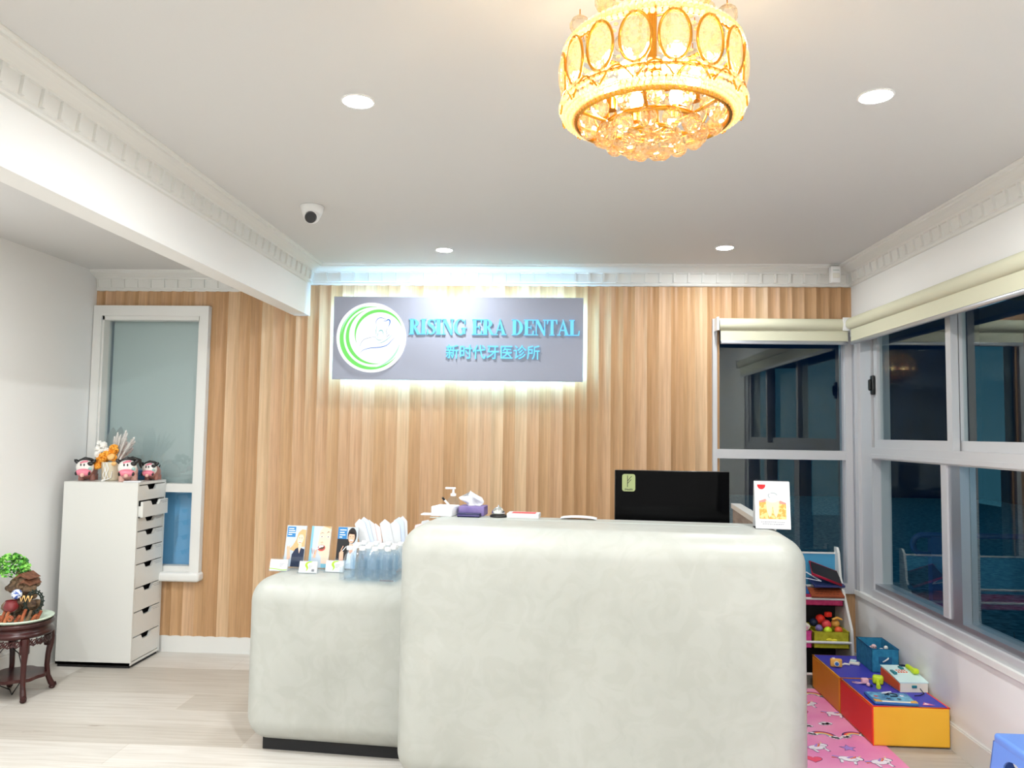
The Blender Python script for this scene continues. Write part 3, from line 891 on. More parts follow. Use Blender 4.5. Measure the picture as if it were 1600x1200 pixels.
# ================================================================== DESK
M['cement'] = noisy('polished_microcement', S(170, 171, 164), S(184, 185, 179), 2.2, 0.4, bump=0.04, detail=8, dist=0.5, lo=0.3, hi=0.68, spec=0.4)
t, b, N, L = nodes_of(M['cement'])
no2 = N('ShaderNodeTexNoise'); no2.inputs['Scale'].default_value = 9; no2.inputs['Detail'].default_value = 10; no2.inputs['Distortion'].default_value = 1.6
rp2 = N('ShaderNodeValToRGB'); rp2.color_ramp.elements[0].position = .42; rp2.color_ramp.elements[0].color = (.92, .915, .90, 1); rp2.color_ramp.elements[1].position = .56; rp2.color_ramp.elements[1].color = (1, 1, 1, 1)
tcn = N('ShaderNodeTexCoord'); L(tcn.outputs['Object'], no2.inputs['Vector']); L(no2.outputs['Fac'], rp2.inputs[0])
mx = N('ShaderNodeMix'); mx.data_type = 'RGBA'; mx.blend_type = 'MULTIPLY'; mx.inputs[0].default_value = .55
old = b.inputs['Base Color'].links[0].from_socket
L(old, mx.inputs[6]); L(rp2.outputs[0], mx.inputs[7]); L(mx.outputs[2], b.inputs['Base Color'])
M['greywood'] = noisy('grey_wood_laminate', S(120, 110, 106), S(150, 140, 134), 6, 0.5, stretch=(1, 1, 6))
DA = -math.radians(5.2)
DO = Vector((-.648, 3.225, 0))
dk = thing('reception_desk', 'rounded pale microcement reception desk with a tall counter and lower side counter', 'reception desk', DO, DA)
def DP(u, v, z=0):
    return Vector((DO.x + u * math.cos(DA) - v * math.sin(DA), DO.y + u * math.sin(DA) + v * math.cos(DA), z))
MB().rbox(0, 1.668, 0, .62, .045, 1.10, .115, M['cement'], 10).build('tall_counter', dk)
MB().rbox(-.815, .06, .283, .93, .045, .80, .115, M['cement'], 10).build('low_counter', dk)
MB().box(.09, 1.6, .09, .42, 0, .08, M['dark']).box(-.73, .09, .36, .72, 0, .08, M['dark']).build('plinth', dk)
MB().box(.05, 1.45, .375, .381, 1.0975, 1.1008, M['greyblind']).build('inlay_line', dk)
MB().box(.12, 1.60, .60, 1.15, .72, .75, M['white_l']).build('worktop', dk)
mb = MB().box(1.605, 1.64, .60, 1.70, .0, 1.062, M['greywood'])
mb.build('return_panel', dk)
MB().box(1.595, 1.65, .60, 1.70, 1.062, 1.09, M['white_l']).build('panel_cap', dk)

# ------------------------------------------------------------------ on the tall counter
def on_desk(u, v, z=1.10): return DP(u, v, z)
def at_xy(x, y, z): return (x, y, z)
# white tissue box (plain)
M['tissuebox'] = noisy('pale_patterned_card', S(225, 230, 238), S(245, 245, 245), 30, 0.6)
o = MB().rbox(-.052, .052, -.06, .06, 0, .045, .004, M['tissuebox'], 2).box(-.052, .052, -.0605, -.0600, .0, .002, M['paper']).build('glove_box', None)
o.location = (-.505, 3.70, 1.1005); o.rotation_euler = (0, 0, DA - .12)
tag(o, 'plain white cardboard box on the counter, left of the purple tissue box', 'box')
# pump bottle
sp_ = thing('pump_bottle', 'clear hand sanitiser bottle with a white pump behind the white box', 'bottle', (-.482, 3.80, 1.1005))
MB().lathe([(0, 0), (.030, 0), (.032, .004), (.032, .055), (.028, .068), (.014, .082), (.012, .088)], M['pet'], n=24).build('bottle_body', sp_)
MB().lathe([(.014, .083), (.014, .095), (.006, .097), (.005, .116), (0, .116)], M['white'], n=20).build('collar', sp_)
MB().rbox(-.040, .012, -.007, .007, .116, .126, .004, M['white'], 3).build('pump_head', sp_)
# pen
o = MB().cyl((0, 0, 0), (-.012, -.01, .092), .0050, M['white'], n=10).cyl((-.012, -.01, .092), (-.014, -.012, .108), .0055, M['black'], n=10).build('pen', None)
o.location = (-.505, 3.665, 1.146); o.rotation_euler = (.25, -.55, 0)
o.location = (-.462, 3.775, 1.1005)
tag(o, 'white pen with a dark tip leaning by the pump bottle', 'pen')
# purple tissue box with tissue
M['purple'] = noisy('purple_card', S(110, 95, 150), S(128, 112, 165), 20, 0.55)
tb = thing('tissue_box', 'purple tissue box with a white tissue pulled up, beside the service bell', 'tissue box', (-.375, 3.735, 1.1005), DA)
MB().rbox(-.062, .062, -.055, .055, 0, .044, .003, M['purple'], 2).build('carton', tb)
mb = MB()
rnd = random.Random(3)
vs = []; nn = 9
for j in range(8):
    f = j / 7
    for i in range(nn):
        g_ = i / (nn - 1) - .5
        w_ = .030 + .026 * math.sin(f * PI * .8) - .028 * max(0, f - .72) / .28
        vs.append((g_ * 2 * w_ - .012 * f + .008 * math.sin(6 * f), .012 * math.sin(g_ * 9 + f * 4) + .006 * math.sin(f * 9), .042 + .075 * f - .018 * abs(g_) * f * 2))
mb.add(vs, [(j * nn + i, j * nn + i + 1, (j + 1) * nn + i + 1, (j + 1) * nn + i) for j in range(7) for i in range(nn - 1)], M['paper'], True)
mb.build('tissue', tb)
M['navy'] = mat('navy_leather', S(22, 24, 72), 0.45)
o = MB().rbox(-.054, .054, -.025, .025, 0, .017, .004, M['navy'], 3).box(-.054, .054, -.0255, -.025, .007, .0095, M['purple']).build('navy_case', None)
o.location = (-.385, 3.642, 1.1005); o.rotation_euler = (0, 0, DA)
tag(o, 'small navy flat case lying in front of the purple tissue box', 'case')
# service bell
bl = thing('service_bell', 'chrome service bell with a black base on the counter', 'bell', (-.248, 3.665, 1.1005))
MB().lathe([(0, 0), (.041, 0), (.041, .006), (.034, .012), (.018, .014), (0, .014)], M['black'], n=32).build('base', bl)
MB().lathe([(.031, .015), (.0325, .017), (.031, .026), (.025, .037), (.015, .045), (.004, .048), (0, .048)], M['chrome'], n=36).build('dome', bl)
MB().cyl((0, 0, .047), (0, 0, .056), .003, M['chrome'], n=10).build('button', bl)
# price-list booklet with red cover
M['redprint'] = mat('red_print', S(225, 70, 75), 0.5)
bk = thing('card_stack', 'stack of white cards with a red panel lying right of the bell', 'cards', (-.128, 3.68, 1.1005), DA)
mb = MB()
for i in range(5): mb.box(-.075 + .001 * (i % 2), .075 + .001 * (i % 2), -.05, .05, .004 * i, .004 * i + .0036, M['paper'])
mb.build('sheets', bk)
MB().box(-.055, .058, -.035, .036, .0197, .0202, M['redprint']).build('red_panel', bk)
# loose papers
o = MB().box(-.04, .04, -.03, .03, 0, .006, M['paper']).build('paper_pad', None)
o.location = (-.578, 3.70, 1.1005 - .012); o.rotation_euler = (0, 0, DA); o.location.z = 1.1005
tag(o, 'small white pad at the far left end of the tall counter', 'paper pad')
mb = MB(); n = 10
vs = []
for i in range(n + 1):
    f = i / n; zz = .008 * math.sin(PI * f) ** .6
    vs += [(-.085 + .17 * f, -.035, zz), (-.085 + .17 * f, .05, zz + .002), (-.085 + .17 * f, -.035, zz - .001), (-.085 + .17 * f, .05, zz + .001)]
fs = []
for i in range(n):
    a = 4 * i; fs += [(a, a + 4, a + 5, a + 1), (a + 2, a + 3, a + 7, a + 6)]
mb.add(vs, fs, M['paper'], True)
o = mb.build('sheet_of_paper', None); o.location = (.13, 3.645, 1.1018); o.rotation_euler = (0, 0, DA)
tag(o, 'white sheet of paper on the counter just left of the monitor', 'paper')
# monitor standing on the worktop behind
mo = thing('monitor', 'black computer monitor with a green sticker behind the counter', 'monitor', (.588, 3.80, .75))
MB().rbox(-.277, .277, 0, .030, .245, .575, .004, M['black'], 2).build('housing', mo)
MB().box(-.274, .274, -.0012, .0, .249, .572, M['screen']).build('screen', mo)
MB().box(-.03, .03, .030, .05, .02, .40, M['black']).build('neck', mo)
MB().rbox(-.12, .12, -.06, .12, 0, .012, .005, M['black'], 2).build('stand_base', mo)
M['sticker'] = mat('olive_sticker', S(150, 160, 110), 0.4)
mb = MB()
def rrect(x0, x1, z0, z1, r, n=5):
    out = []
    for cx_, cz_, a in ((x1 - r, z1 - r, 0), (x0 + r, z1 - r, PI / 2), (x0 + r, z0 + r, PI), (x1 - r, z0 + r, 1.5 * PI)):
        for i in range(n + 1): out.append((cx_ + r * math.cos(a + PI / 2 * i / n), cz_ + r * math.sin(a + PI / 2 * i / n)))
    return out
flat(mb, rrect(-.242, -.178, .472, .556, .012), M['sticker'], -.0018)
for pts in ([(-.216, .493), (-.216, .549)], [(-.216, .522), (-.196, .546)], [(-.216, .510), (-.198, .530)]): ribbon(mb, pts, .0028, M['black'], -.0020)
tm = text_mesh('iHealth', .014, 0, .0003, 'CENTER')
mb.mesh_from(tm, M['black'], Matrix(((1, 0, 0, -.210), (0, 0, -1, -.0020), (0, 1, 0, .477), (0, 0, 0, 1))))
mb.build('sticker', mo)
# desk calendar
M['bone'] = noisy('yellow_bone_print', S(206, 160, 72), S(232, 204, 136), 60, 0.6, lo=.45, hi=.55)
M['gum'] = mat('pink_gum_print', S(214, 140, 130), 0.6)
M['root'] = mat('cream_tooth_print', S(226, 214, 176), 0.6)
M['crown'] = mat('white_tooth_print', S(196, 203, 203), 0.6)
M['greyprint'] = mat('grey_print', S(105, 105, 112), 0.6)
M['redlogo'] = mat('red_logo_print', S(215, 30, 35), 0.5)
cl = thing('desk_calendar', 'spiral-bound tent calendar with a tooth picture at the right end of the counter', 'calendar', (.962, 3.435, 1.1005), DA - .03)
tilt = Euler((-.17, 0, 0)).to_matrix().to_4x4()
xf = Matrix.Translation((0, -.045, 0.002)) @ tilt
mb = MB().box(-.073, .073, 0, .0025, 0, .204, M['paper'], xf)
mb.build('front_sheet', cl)
mb = MB()
def A_(pts, m, y): flat(mb, pts, M[m], y, xf)
A_(ell(-.045, .186, .017, .017, 14, PI, 2 * PI) + [], 'redlogo', -.0004)
A_(rect(-.062, -.028, .183, .190), 'redlogo', -.0004)
A_(rect(-.056, -.008, .042, .120), 'bone', -.0004); A_(rect(.008, .056, .042, .112), 'bone', -.0004)
A_(rect(-.008, .008, .042, .100), 'bone', -.0004)
A_([(-.056, .118), (-.03, .128), (-.024, .122), (-.03, .114), (-.056, .112)], 'gum', -.0006); A_([(.056, .112), (.032, .122), (.024, .116), (.03, .108), (.056, .106)], 'gum', -.0006)
A_([(-.028, .120), (.028, .120), (.024, .075), (.014, .048), (.006, .060), (0, .100), (-.006, .060), (-.014, .048), (-.024, .075)], 'root', -.0008)
A_(ell(0, .138, .030, .026, 22), 'crown', -.0010)
for a0_, r_ in ((0.3, .02), (2.4, .017)): ribbon(mb, ell(0, .142, r_, .012, 12, a0_, a0_ + 1.6), .0014, M['greyprint'], -.0012, xf)
for zz, x0, x1 in ((.029, -.050, .048), (.020, -.044, .044)):
    k_ = x0
    rr = random.Random(int(zz * 1000))
    while k_ < x1:
        w_ = rr.uniform(.003, .009)
        A_(rect(k_, min(k_ + w_, x1), zz - .0010, zz + .0012), 'greyprint', -.0004); k_ += w_ + .002
mb.build('printed_picture', cl)
xb = Matrix.Translation((0, .045, 0.002)) @ Euler((.17, 0, 0)).to_matrix().to_4x4()
MB().box(-.073, .073, 0, .002, 0, .204, M['paper'], xb).build('back_sheet', cl)
MB().box(-.073, .073, -.045, .045, 0, .002, M['dark']).build('base_card', cl)
mb = MB()
for i in range(17):
    x_ = -.066 + .00825 * i
    mb.tube([(x_, 0 + .006 * math.cos(q_), .202 + .006 * math.sin(q_)) for q_ in [2 * PI * j / 8 for j in range(8)]], .0009, M['greyprint'], 4, closed=True)
mb.build('spiral', cl)

# ------------------------------------------------------------------ on the low counter
ZL = .8005
M['sky'] = mat('brochure_grey_sky', S(190, 198, 206), 0.5); M['bluebox'] = mat('brochure_blue', S(50, 125, 185), 0.5)
M['skin'] = mat('printed_skin', S(232, 178, 150), 0.5); M['skin2'] = mat('printed_light_skin', S(240, 200, 178), 0.5)
M['hair_b'] = mat('printed_blonde_hair', S(205, 170, 120), 0.5); M['hair_d'] = mat('printed_dark_hair', S(35, 24, 22), 0.5)
M['navyp'] = mat('printed_navy', S(24, 38, 66), 0.5); M['lips'] = mat('printed_lips', S(190, 80, 75), 0.5); M['teal'] = mat('printed_teal', S(120, 180, 200), 0.5)
M['brown'] = mat('printed_brown', S(90, 60, 45), 0.5); M['blackp'] = mat('printed_black', S(20, 20, 24), 0.5); M['softw'] = mat('printed_white', S(246, 246, 248), 0.5)
M['lime'] = mat('lime_print', S(160, 205, 40), 0.5)
def brochure(kind, loc, label, w=.105, h=.205):
    r_ = thing('brochure', label, 'brochure', loc, DA - .02, 'brochures on the low counter')
    xf = Euler((-.20, 0, 0)).to_matrix().to_4x4()
    MB().box(-w / 2, w / 2, 0, .006, 0, h, M['paper'], xf).build('pages', r_)
    mb = MB(); y_ = [-.0004]
    def F(pts, m):
        flat(mb, pts, M[m], y_[0], xf); y_[0] -= .00012
    W2 = w / 2
    if kind == 0:
        F(rect(-W2, W2, 0, h), 'sky'); F(rect(-W2 + .004, -.004, h - .058, h - .006), 'bluebox')
        for i, l_ in enumerate((.028, .034, .038, .02)): F(rect(-W2 + .010, -W2 + .010 + l_, h - .018 - .010 * i, h - .014 - .010 * i), 'softw')
        F([(W2, h - .02), (.030, h - .018), (.012, h - .035), (.004, h - .07), (-.012, .105), (-.030, .085), (.004, .075), (.03, .10), (W2, .1)], 'hair_b')
        F(ell(.026, h - .068, .0165, .026, 18, rot=-.2), 'skin2'); F([(.018, h - .095), (.036, h - .09), (.034, .09), (.02, .09)], 'skin2')
        F([(.018, h - .044), (.03, h - .03), (.046, h - .036), (.04, h - .045)], 'hair_b')
        for x_ in (.020, .033): F(ell(x_, h - .062, .003, .0016, 8), 'brown')
        F(ell(.025, h - .080, .008, .0035, 12), 'softw'); F(ell(.025, h - .0835, .007, .0015, 10), 'lips')
        F([(-.014, 0), (-.012, .06), (.004, .088), (.018, .096), (.034, .094), (W2, .088), (W2, 0)], 'navyp'); F([(.018, .098), (.026, .066), (.034, .098)], 'skin2')
        F(ell(-.034, .092, .009, .012), 'skin'); F([(-.04, .085), (-.026, .085), (-.018, .04), (-.036, .03)], 'skin'); ribbon(mb, [(-.036, .10), (-.026, .112)], .002, M['softw'], y_[0], xf)
    elif kind == 1:
        F(rect(-W2, W2, 0, h), 'sky'); F(rect(-W2, -W2 + .012, .0, h), 'teal')
        F([(W2, h), (.010, h), (-.006, h - .025), (-.010, h - .075), (-.013, h - .092), (-.006, h - .098), (-.008, h - .115), (-.004, h - .135), (.010, h - .150), (.016, .0), (W2, .0)], 'skin2')
        F([(.012, h), (W2, h), (W2, h - .012)], 'hair_b')
        F([(-.006, h - .040), (.006, h - .033), (.018, h - .036), (.006, h - .030)], 'brown'); F([(.028, h - .035), (.042, h - .028), (.050, h - .034), (.040, h - .024)], 'brown')
        for x_ in (.006, .040): F(ell(x_, h - .052, .0075, .0034, 12), 'softw'); F(ell(x_, h - .052, .0032, .0032, 10), 'brown')
        F([(.000, h - .080), (.008, h - .084), (.018, h - .080), (.012, h - .076)], 'skin')
        F(ell(.010, h - .108, .020, .0155, 18, rot=.15), 'lips'); F(ell(.010, h - .105, .016, .0105, 18, rot=.15), 'brown'); F(ell(.008, h - .100, .013, .0048, 14, rot=.15), 'softw')
        F([(-.032, h - .155), (-.022, h - .12), (-.012, h - .118), (-.016, h - .135), (-.018, h - .16)], 'skin'); ribbon(mb, [(-.042, h - .11), (-.034, h - .14), (-.028, h - .115), (-.022, h - .14)], .0025, M['lips'], y_[0], xf)
        ribbon(mb, [(-.024, h - .118), (.006, h - .104)], .003, M['softw'], y_[0] - .0001, xf)
        F([(.016, 0), (.014, .02), (W2, .02), (W2, 0)], 'teal')
    else:
        F(rect(-W2, W2, 0, h), 'sky'); F(rect(-W2, .012, .04, h - .06), 'blackp')
        F([(.002, .0), (.006, .07), (.022, .10), (W2, .12), (W2, 0)], 'softw')
        F(ell(.023, h - .043, .0235, .040, 20), 'hair_d'); F(ell(.021, h - .052, .0165, .029, 20), 'skin'); F([(.012, h - .085), (.032, h - .085), (.034, .085), (.020, .07), (.012, .085)], 'skin')
        F([(.004, h - .034), (.021, h - .010), (.040, h - .036), (.036, h - .026), (.021, h - .020), (.008, h - .026)], 'hair_d')
        for x_ in (.013, .029): F(ell(x_, h - .048, .0032, .0016, 8), 'brown')
        F(ell(.021, h - .066, .009, .0042, 12), 'softw'); F(ell(.021, h - .0705, .008, .0014, 10), 'lips')
        F(rect(-W2, -.004, h - .06, h - .002), 'bluebox')
        for i, l_ in enumerate((.034, .024, .030, .014)): F(rect(-W2 + .010, -W2 + .010 + l_, h - .018 - .012 * i, h - .0135 - .012 * i), 'softw')
        F([(-.034, .03), (-.036, .075), (-.026, .09), (-.014, .08), (-.012, .03)], 'skin'); ribbon(mb, [(-.028, .088), (-.018, .110)], .004, M['skin'], y_[0], xf); ribbon(mb, [(-.020, .086), (-.002, .108)], .003, M['softw'], y_[0] - .0001, xf)
    mb.build('cover_picture', r_)
    return r_
def brochure_holder(loc, label):
    r_ = thing('brochure_holder', label, 'holder', loc, DA - .02, 'clear brochure holders on the low counter')
    xf = Euler((-.20, 0, 0)).to_matrix().to_4x4()
    MB().box(-.057, .057, .030, .033, 0, .165, M['acrylic'], xf).build('back_panel', r_)
    MB().box(-.057, .057, -.010, -.007, 0, .055, M['acrylic'], xf).build('front_panel', r_)
    for x_ in (-.057, .0545): MB().box(x_, x_ + .0025, -.007, .030, 0, .06, M['acrylic'], xf).build('side_panel', r_)
    MB().box(-.057, .057, -.045, .045, -.002, .001, M['acrylic']).build('base', r_)
    return r_
for k, (x_, lab, hl) in enumerate([(-1.298, 'brochure showing a blonde woman in navy, leftmost on the low counter', 'clear holder of the blonde woman brochure, leftmost of the three'),
                                   (-1.168, 'brochure showing a close-up of an open-mouthed smile, middle of the three', 'clear holder of the open-mouth close-up brochure in the middle'),
                                   (-1.028, 'brochure showing a dark-haired woman in white, next to the water bottles', 'clear holder of the dark-haired woman brochure near the bottles')]):
    y_ = 3.86 - .06 * (x_ + 1.3)
    brochure_holder((x_, y_, ZL + .003), hl)
    brochure(k, (x_, y_ + .004, ZL + .008), lab)
M['slate'] = mat('card_grey_print', S(120, 120, 126), 0.6)
for k, (x_, y_, g_) in enumerate([(-1.342, 3.775, 0), (-1.183, 3.738, 1), (-1.062, 3.775, 1)]):
    names = ['leftmost, in front of the blonde woman brochure', 'middle one, in front of the open-mouth brochure', 'rightmost, beside the bottle tray']
    r_ = thing('card_holder', 'clear business card holder, ' + names[k], 'card holder', (x_, y_, ZL), DA, 'business card holders on the low counter')
    xf = Euler((-.28, 0, 0)).to_matrix().to_4x4()
    MB().box(-.050, .050, -.012, -.010, 0, .018, M['acrylic']).box(-.050, .050, -.012, .040, 0, .002, M['acrylic']).build('tray', r_)
    MB().box(-.050, .050, .020, .022, 0, .070, M['acrylic'], xf).build('back_panel', r_)
    c_ = thing('business_cards', 'white business cards in the card holder, ' + names[k], 'business cards', (x_, y_, ZL + .003), DA, 'business cards on the low counter')
    mb = MB().box(-.045, .045, 0, .012, 0, .055, M['paper'], xf); mb.build('card_stack', c_)
    mb = MB()
    if g_:
        ribbon(mb, [(.014, .052), (-.004, .048), (-.010, .036), (-.002, .022), (-.008, .006)], .012, M['lime'], -.0005, xf, taper=True, smooth_n=5)
        ribbon(mb, [(.022, .053), (.004, .051), (-.006, .044)], .006, M['lime'], -.0006, xf, taper=True, smooth_n=4)
        if k == 1: flat(mb, rect(.020, .034, .006, .018), M['slate'], -.0005, xf)
    else:
        ribbon(mb, [(-.045, .010), (-.01, .008), (.02, .004), (.045, .006)], .004, M['lime'], -.0005, xf, smooth_n=4)
        ribbon(mb, ell(-.028, .040, .010, .010, 16, .6, 5.2), .0015, M['sky'], -.0005, xf)
    for i in range(3): flat(mb, rect(.004, .030 - .006 * i, .034 - .006 * i, .0355 - .006 * i), M['greyprint'], -.0004, xf)
    mb.build('card_print', c_)
# water bottle tray
tr = thing('bottle_tray', 'clear acrylic tray holding water bottles at the end of the low counter', 'tray', (-.835, 3.70, ZL), DA)
TW, TD, TH = .275, .255, .058
MB().box(-TW / 2, TW / 2, -TD / 2, TD / 2, 0, .004, M['acrylic']).build('tray_base', tr)
for nm_, (x0, x1, y0, y1) in dict(a=(-TW / 2, TW / 2, -TD / 2, -TD / 2 + .003), b=(-TW / 2, TW / 2, TD / 2 - .003, TD / 2), c=(-TW / 2, -TW / 2 + .003, -TD / 2, TD / 2), d=(TW / 2 - .003, TW / 2, -TD / 2, TD / 2)).items():
    MB().box(x0, x1, y0, y1, .004, TH, M['acrylic']).build('side_panel', tr)
o = MB().box(.060, .125, -TD / 2 - .001, -TD / 2, .004, .011, M['slate']).build('tray_label', tr)
M['water'] = glass_mix('drinking_water', (0.92, 0.96, 0.985), (1, 1, 1), 1.33)
def bottle():
    r_ = thing('water_bottle', '', 'water bottle', (0, 0, 0), 0, 'small water bottles in the acrylic tray')
    MB().lathe([(0, .003), (.018, 0), (.0255, .004), (.027, .012), (.0262, .020), (.0272, .026), (.0258, .034), (.0272, .042), (.0262, .052), (.0245, .060), (.0262, .068), (.0272, .082), (.0262, .092), (.021, .108), (.0135, .120), (.0115, .128), (.0115, .136)], M['pet'], n=20).build('bottle_body', r_)
    MB().lathe([(0, .004), (.0235, .006), (.0245, .05), (.0245, .09), (.019, .106), (.0105, .118), (0, .118)], M['water'], n=16).build('water', r_)
    MB().lathe([(.0145, .133), (.0148, .1335), (.0148, .148), (.0135, .150), (0, .150)], M['white'], n=20).build('cap', r_)
    return r_
proto = bottle()
rown = ['front row', 'second row', 'third row', 'back row']; coln = ['leftmost', 'second from left', 'third from left', 'rightmost']
for r_i in range(4):
    for c_i in range(4):
        u_ = -.102 + .0620 * c_i + (.010 if r_i % 2 else 0); v_ = -.090 + .060 * r_i
        x_ = -.835 + u_ * math.cos(DA) - v_ * math.sin(DA); y_ = 3.70 + u_ * math.sin(DA) + v_ * math.cos(DA)
        o = proto if (r_i == 0 and c_i == 0) else dup(proto, (0, 0, 0), 0)
        o.location = (x_, y_, ZL + .0045)
        o['label'] = 'clear water bottle with white cap, %s of the tray, %s' % (rown[r_i], coln[c_i])
# grey phone-sized card behind the bottles
o = MB().rbox(-.022, .022, -.004, .004, 0, .165, .003, M['greyblind'], 2).build('card_stand', None)
o.location = (-.957, 3.93, ZL); o.rotation_euler = (-.05, 0, DA)
tag(o, 'narrow upright grey card standing behind the water bottles', 'card')
# folded leaflets fanned in a white rack behind the bottles
ho = thing('leaflet_rack', 'low white rack holding folded leaflets behind the bottles', 'rack', (-.815, 3.905, ZL), DA)
MB().box(-.115, .145, -.028, -.025, 0, .135, M['white_l']).build('front_panel', ho)
MB().box(-.115, .145, .025, .028, 0, .135, M['white_l']).build('back_panel', ho)
MB().box(-.115, .145, -.025, .025, 0, .003, M['white_l']).build('base', ho)
lfl = [(-.085, -.42, .255, 'paper'), (-.072, -.36, .262, 'paper_b'), (-.060, -.30, .245, 'paper'), (-.045, -.22, .225, 'paper_p'), (.022, -.30, .250, 'paper'), (.045, -.14, .240, 'paper'), (.060, -.10, .258, 'paper_b'), (.070, -.06, .262, 'paper'), (.105, .30, .235, 'paper_p'), (.115, .40, .26, 'paper'), (.125, .46, .262, 'paper')]
wh = ['leftmost leaflet', 'second leaflet from the left', 'third leaflet from the left', 'fourth, shorter leaflet from the left', 'bent-top leaflet left of the middle bundle', 'first leaflet of the middle bundle', 'pale blue leaflet of the middle bundle', 'tallest leaflet of the middle bundle', 'pinkish leaflet by the tall counter', 'leaflet leaning right by the tall counter', 'rightmost leaning leaflet by the tall counter']
for i, (u_, an, h_, m_) in enumerate(lfl):
    mb = MB()
    xf = Euler((0, an * .75, 0)).to_matrix().to_4x4() @ Matrix.Translation((0, 0, 0))
    w_ = .028
    mb.prism([(-w_, .0), (w_, .0), (w_ * 1.0, h_ * .9), (w_ * .2, h_), (-w_ * .9, h_ * .93)], 0, .0015, M[m_], xf)
    mb.prism([(-w_ * .9, .0), (w_ * .8, .0), (w_ * .6, h_ * .86), (-w_ * .6, h_ * .9)], .003, .004, M[m_], xf)
    o = mb.build('folded_leaflet', None)
    p_ = Vector((-.815 + u_, 3.905 - u_ * .09 - .018 + .0035 * i, ZL + .006))
    o.location = p_; o.rotation_euler = (0, 0, DA)
    tag(o, 'folded leaflet in the white rack, ' + wh[i], 'leaflet', 'folded leaflets behind the water bottles')
M['pinkp'] = mat('pink_packet', S(230, 120, 160), 0.5); M['cyanp'] = mat('light_blue_packet', S(120, 190, 225), 0.5)

# ================================================================== LEFT: drawer tower
UX0, UX1, UY0, UY1, UH = -3.083, -2.600, 4.745, 5.095, 1.15
du = thing('drawer_tower', 'tall white nine-drawer cabinet with scooped handles standing beside the left window', 'drawer cabinet', (UX1, (UY0 + UY1) / 2, 0))
dx, hy = UX1 - UX0, (UY1 - UY0) / 2
C_ = M['white_l']
mb = MB()
mb.box(-dx, 0, -hy, -hy + .016, .018, UH - .016, C_).box(-dx, 0, hy - .016, hy, .018, UH - .016, C_).box(-dx, 0, -hy, hy, UH - .016, UH, C_)
mb.box(-dx, -.004, -hy, hy, .018, .034, C_).box(-dx, -dx + .006, -hy + .016, hy - .016, .034, UH - .016, C_)
mb.build('body', du)
MB().box(-dx + .01, -.012, -hy + .01, hy - .01, 0, .018, M['dark']).build('plinth', du)
MB().box(-.05, -.045, -hy + .016, hy - .016, .034, UH - .016, M['dark']).build('inner_shadow_panel', du)  # dark sheet standing in for the shade behind the handle cutouts
tops = [1.130, 1.030, .925, .838, .735, .632, .485, .335, .182]
bots = tops[1:] + [.036]
M['drawer_grey'] = mat('beige_drawer_face', S(214, 210, 202), 0.35)
for i, (zt, zb_) in enumerate(zip(tops, bots)):
    zb2 = zb_ + .005
    out = .028 if i == 1 else (-.006 if i == 2 else 0)
    m_ = M['drawer_grey'] if i == 2 else C_
    yw = hy - .018
    sc_ = [(-.062, 0), (-.040, -.030), (.040, -.030), (.062, 0)]
    poly = [(-yw, zb2), (yw, zb2), (yw, zt - .002), (.062, zt - .002)] + [(a, zt - .002 + b_) for a, b_ in sc_[::-1][1:-1]] + [(-.062, zt - .002), (-yw, zt - .002)]
    mb = MB()
    mb.prism(poly, -.016 + out, 0 + out, m_, axis='x')
    d_ = mb.build('drawer', du, recalc=True)
    mb = MB()
    if out > 0:
        mb.box(-.3, -.016 + out, -yw, -yw + .01, zb2, zt - .03, C_).box(-.3, -.016 + out, yw - .01, yw, zb2, zt - .03, C_).box(-.3, -.016 + out, -yw, yw, zb2, zb2 + .006, C_)
        mb.build('drawer_box', d_)
    # hand-written note near the far corner
    if 0 < i < 8:
        mb = MB()
        rr = random.Random(i)
        for q_ in range(2):
            y0 = yw - .10 + .02 * q_
            while y0 < yw - .012:
                w_ = rr.uniform(.004, .012)
                mb.add([(out + .0004, y0, zt - .012 - .010 * q_), (out + .0004, y0 + w_, zt - .012 - .010 * q_), (out + .0004, y0 + w_, zt - .0145 - .010 * q_), (out + .0004, y0, zt - .0145 - .010 * q_)], [(0, 1, 2, 3)], M['greyprint'])
                y0 += w_ + .004
        mb.build('note', d_)

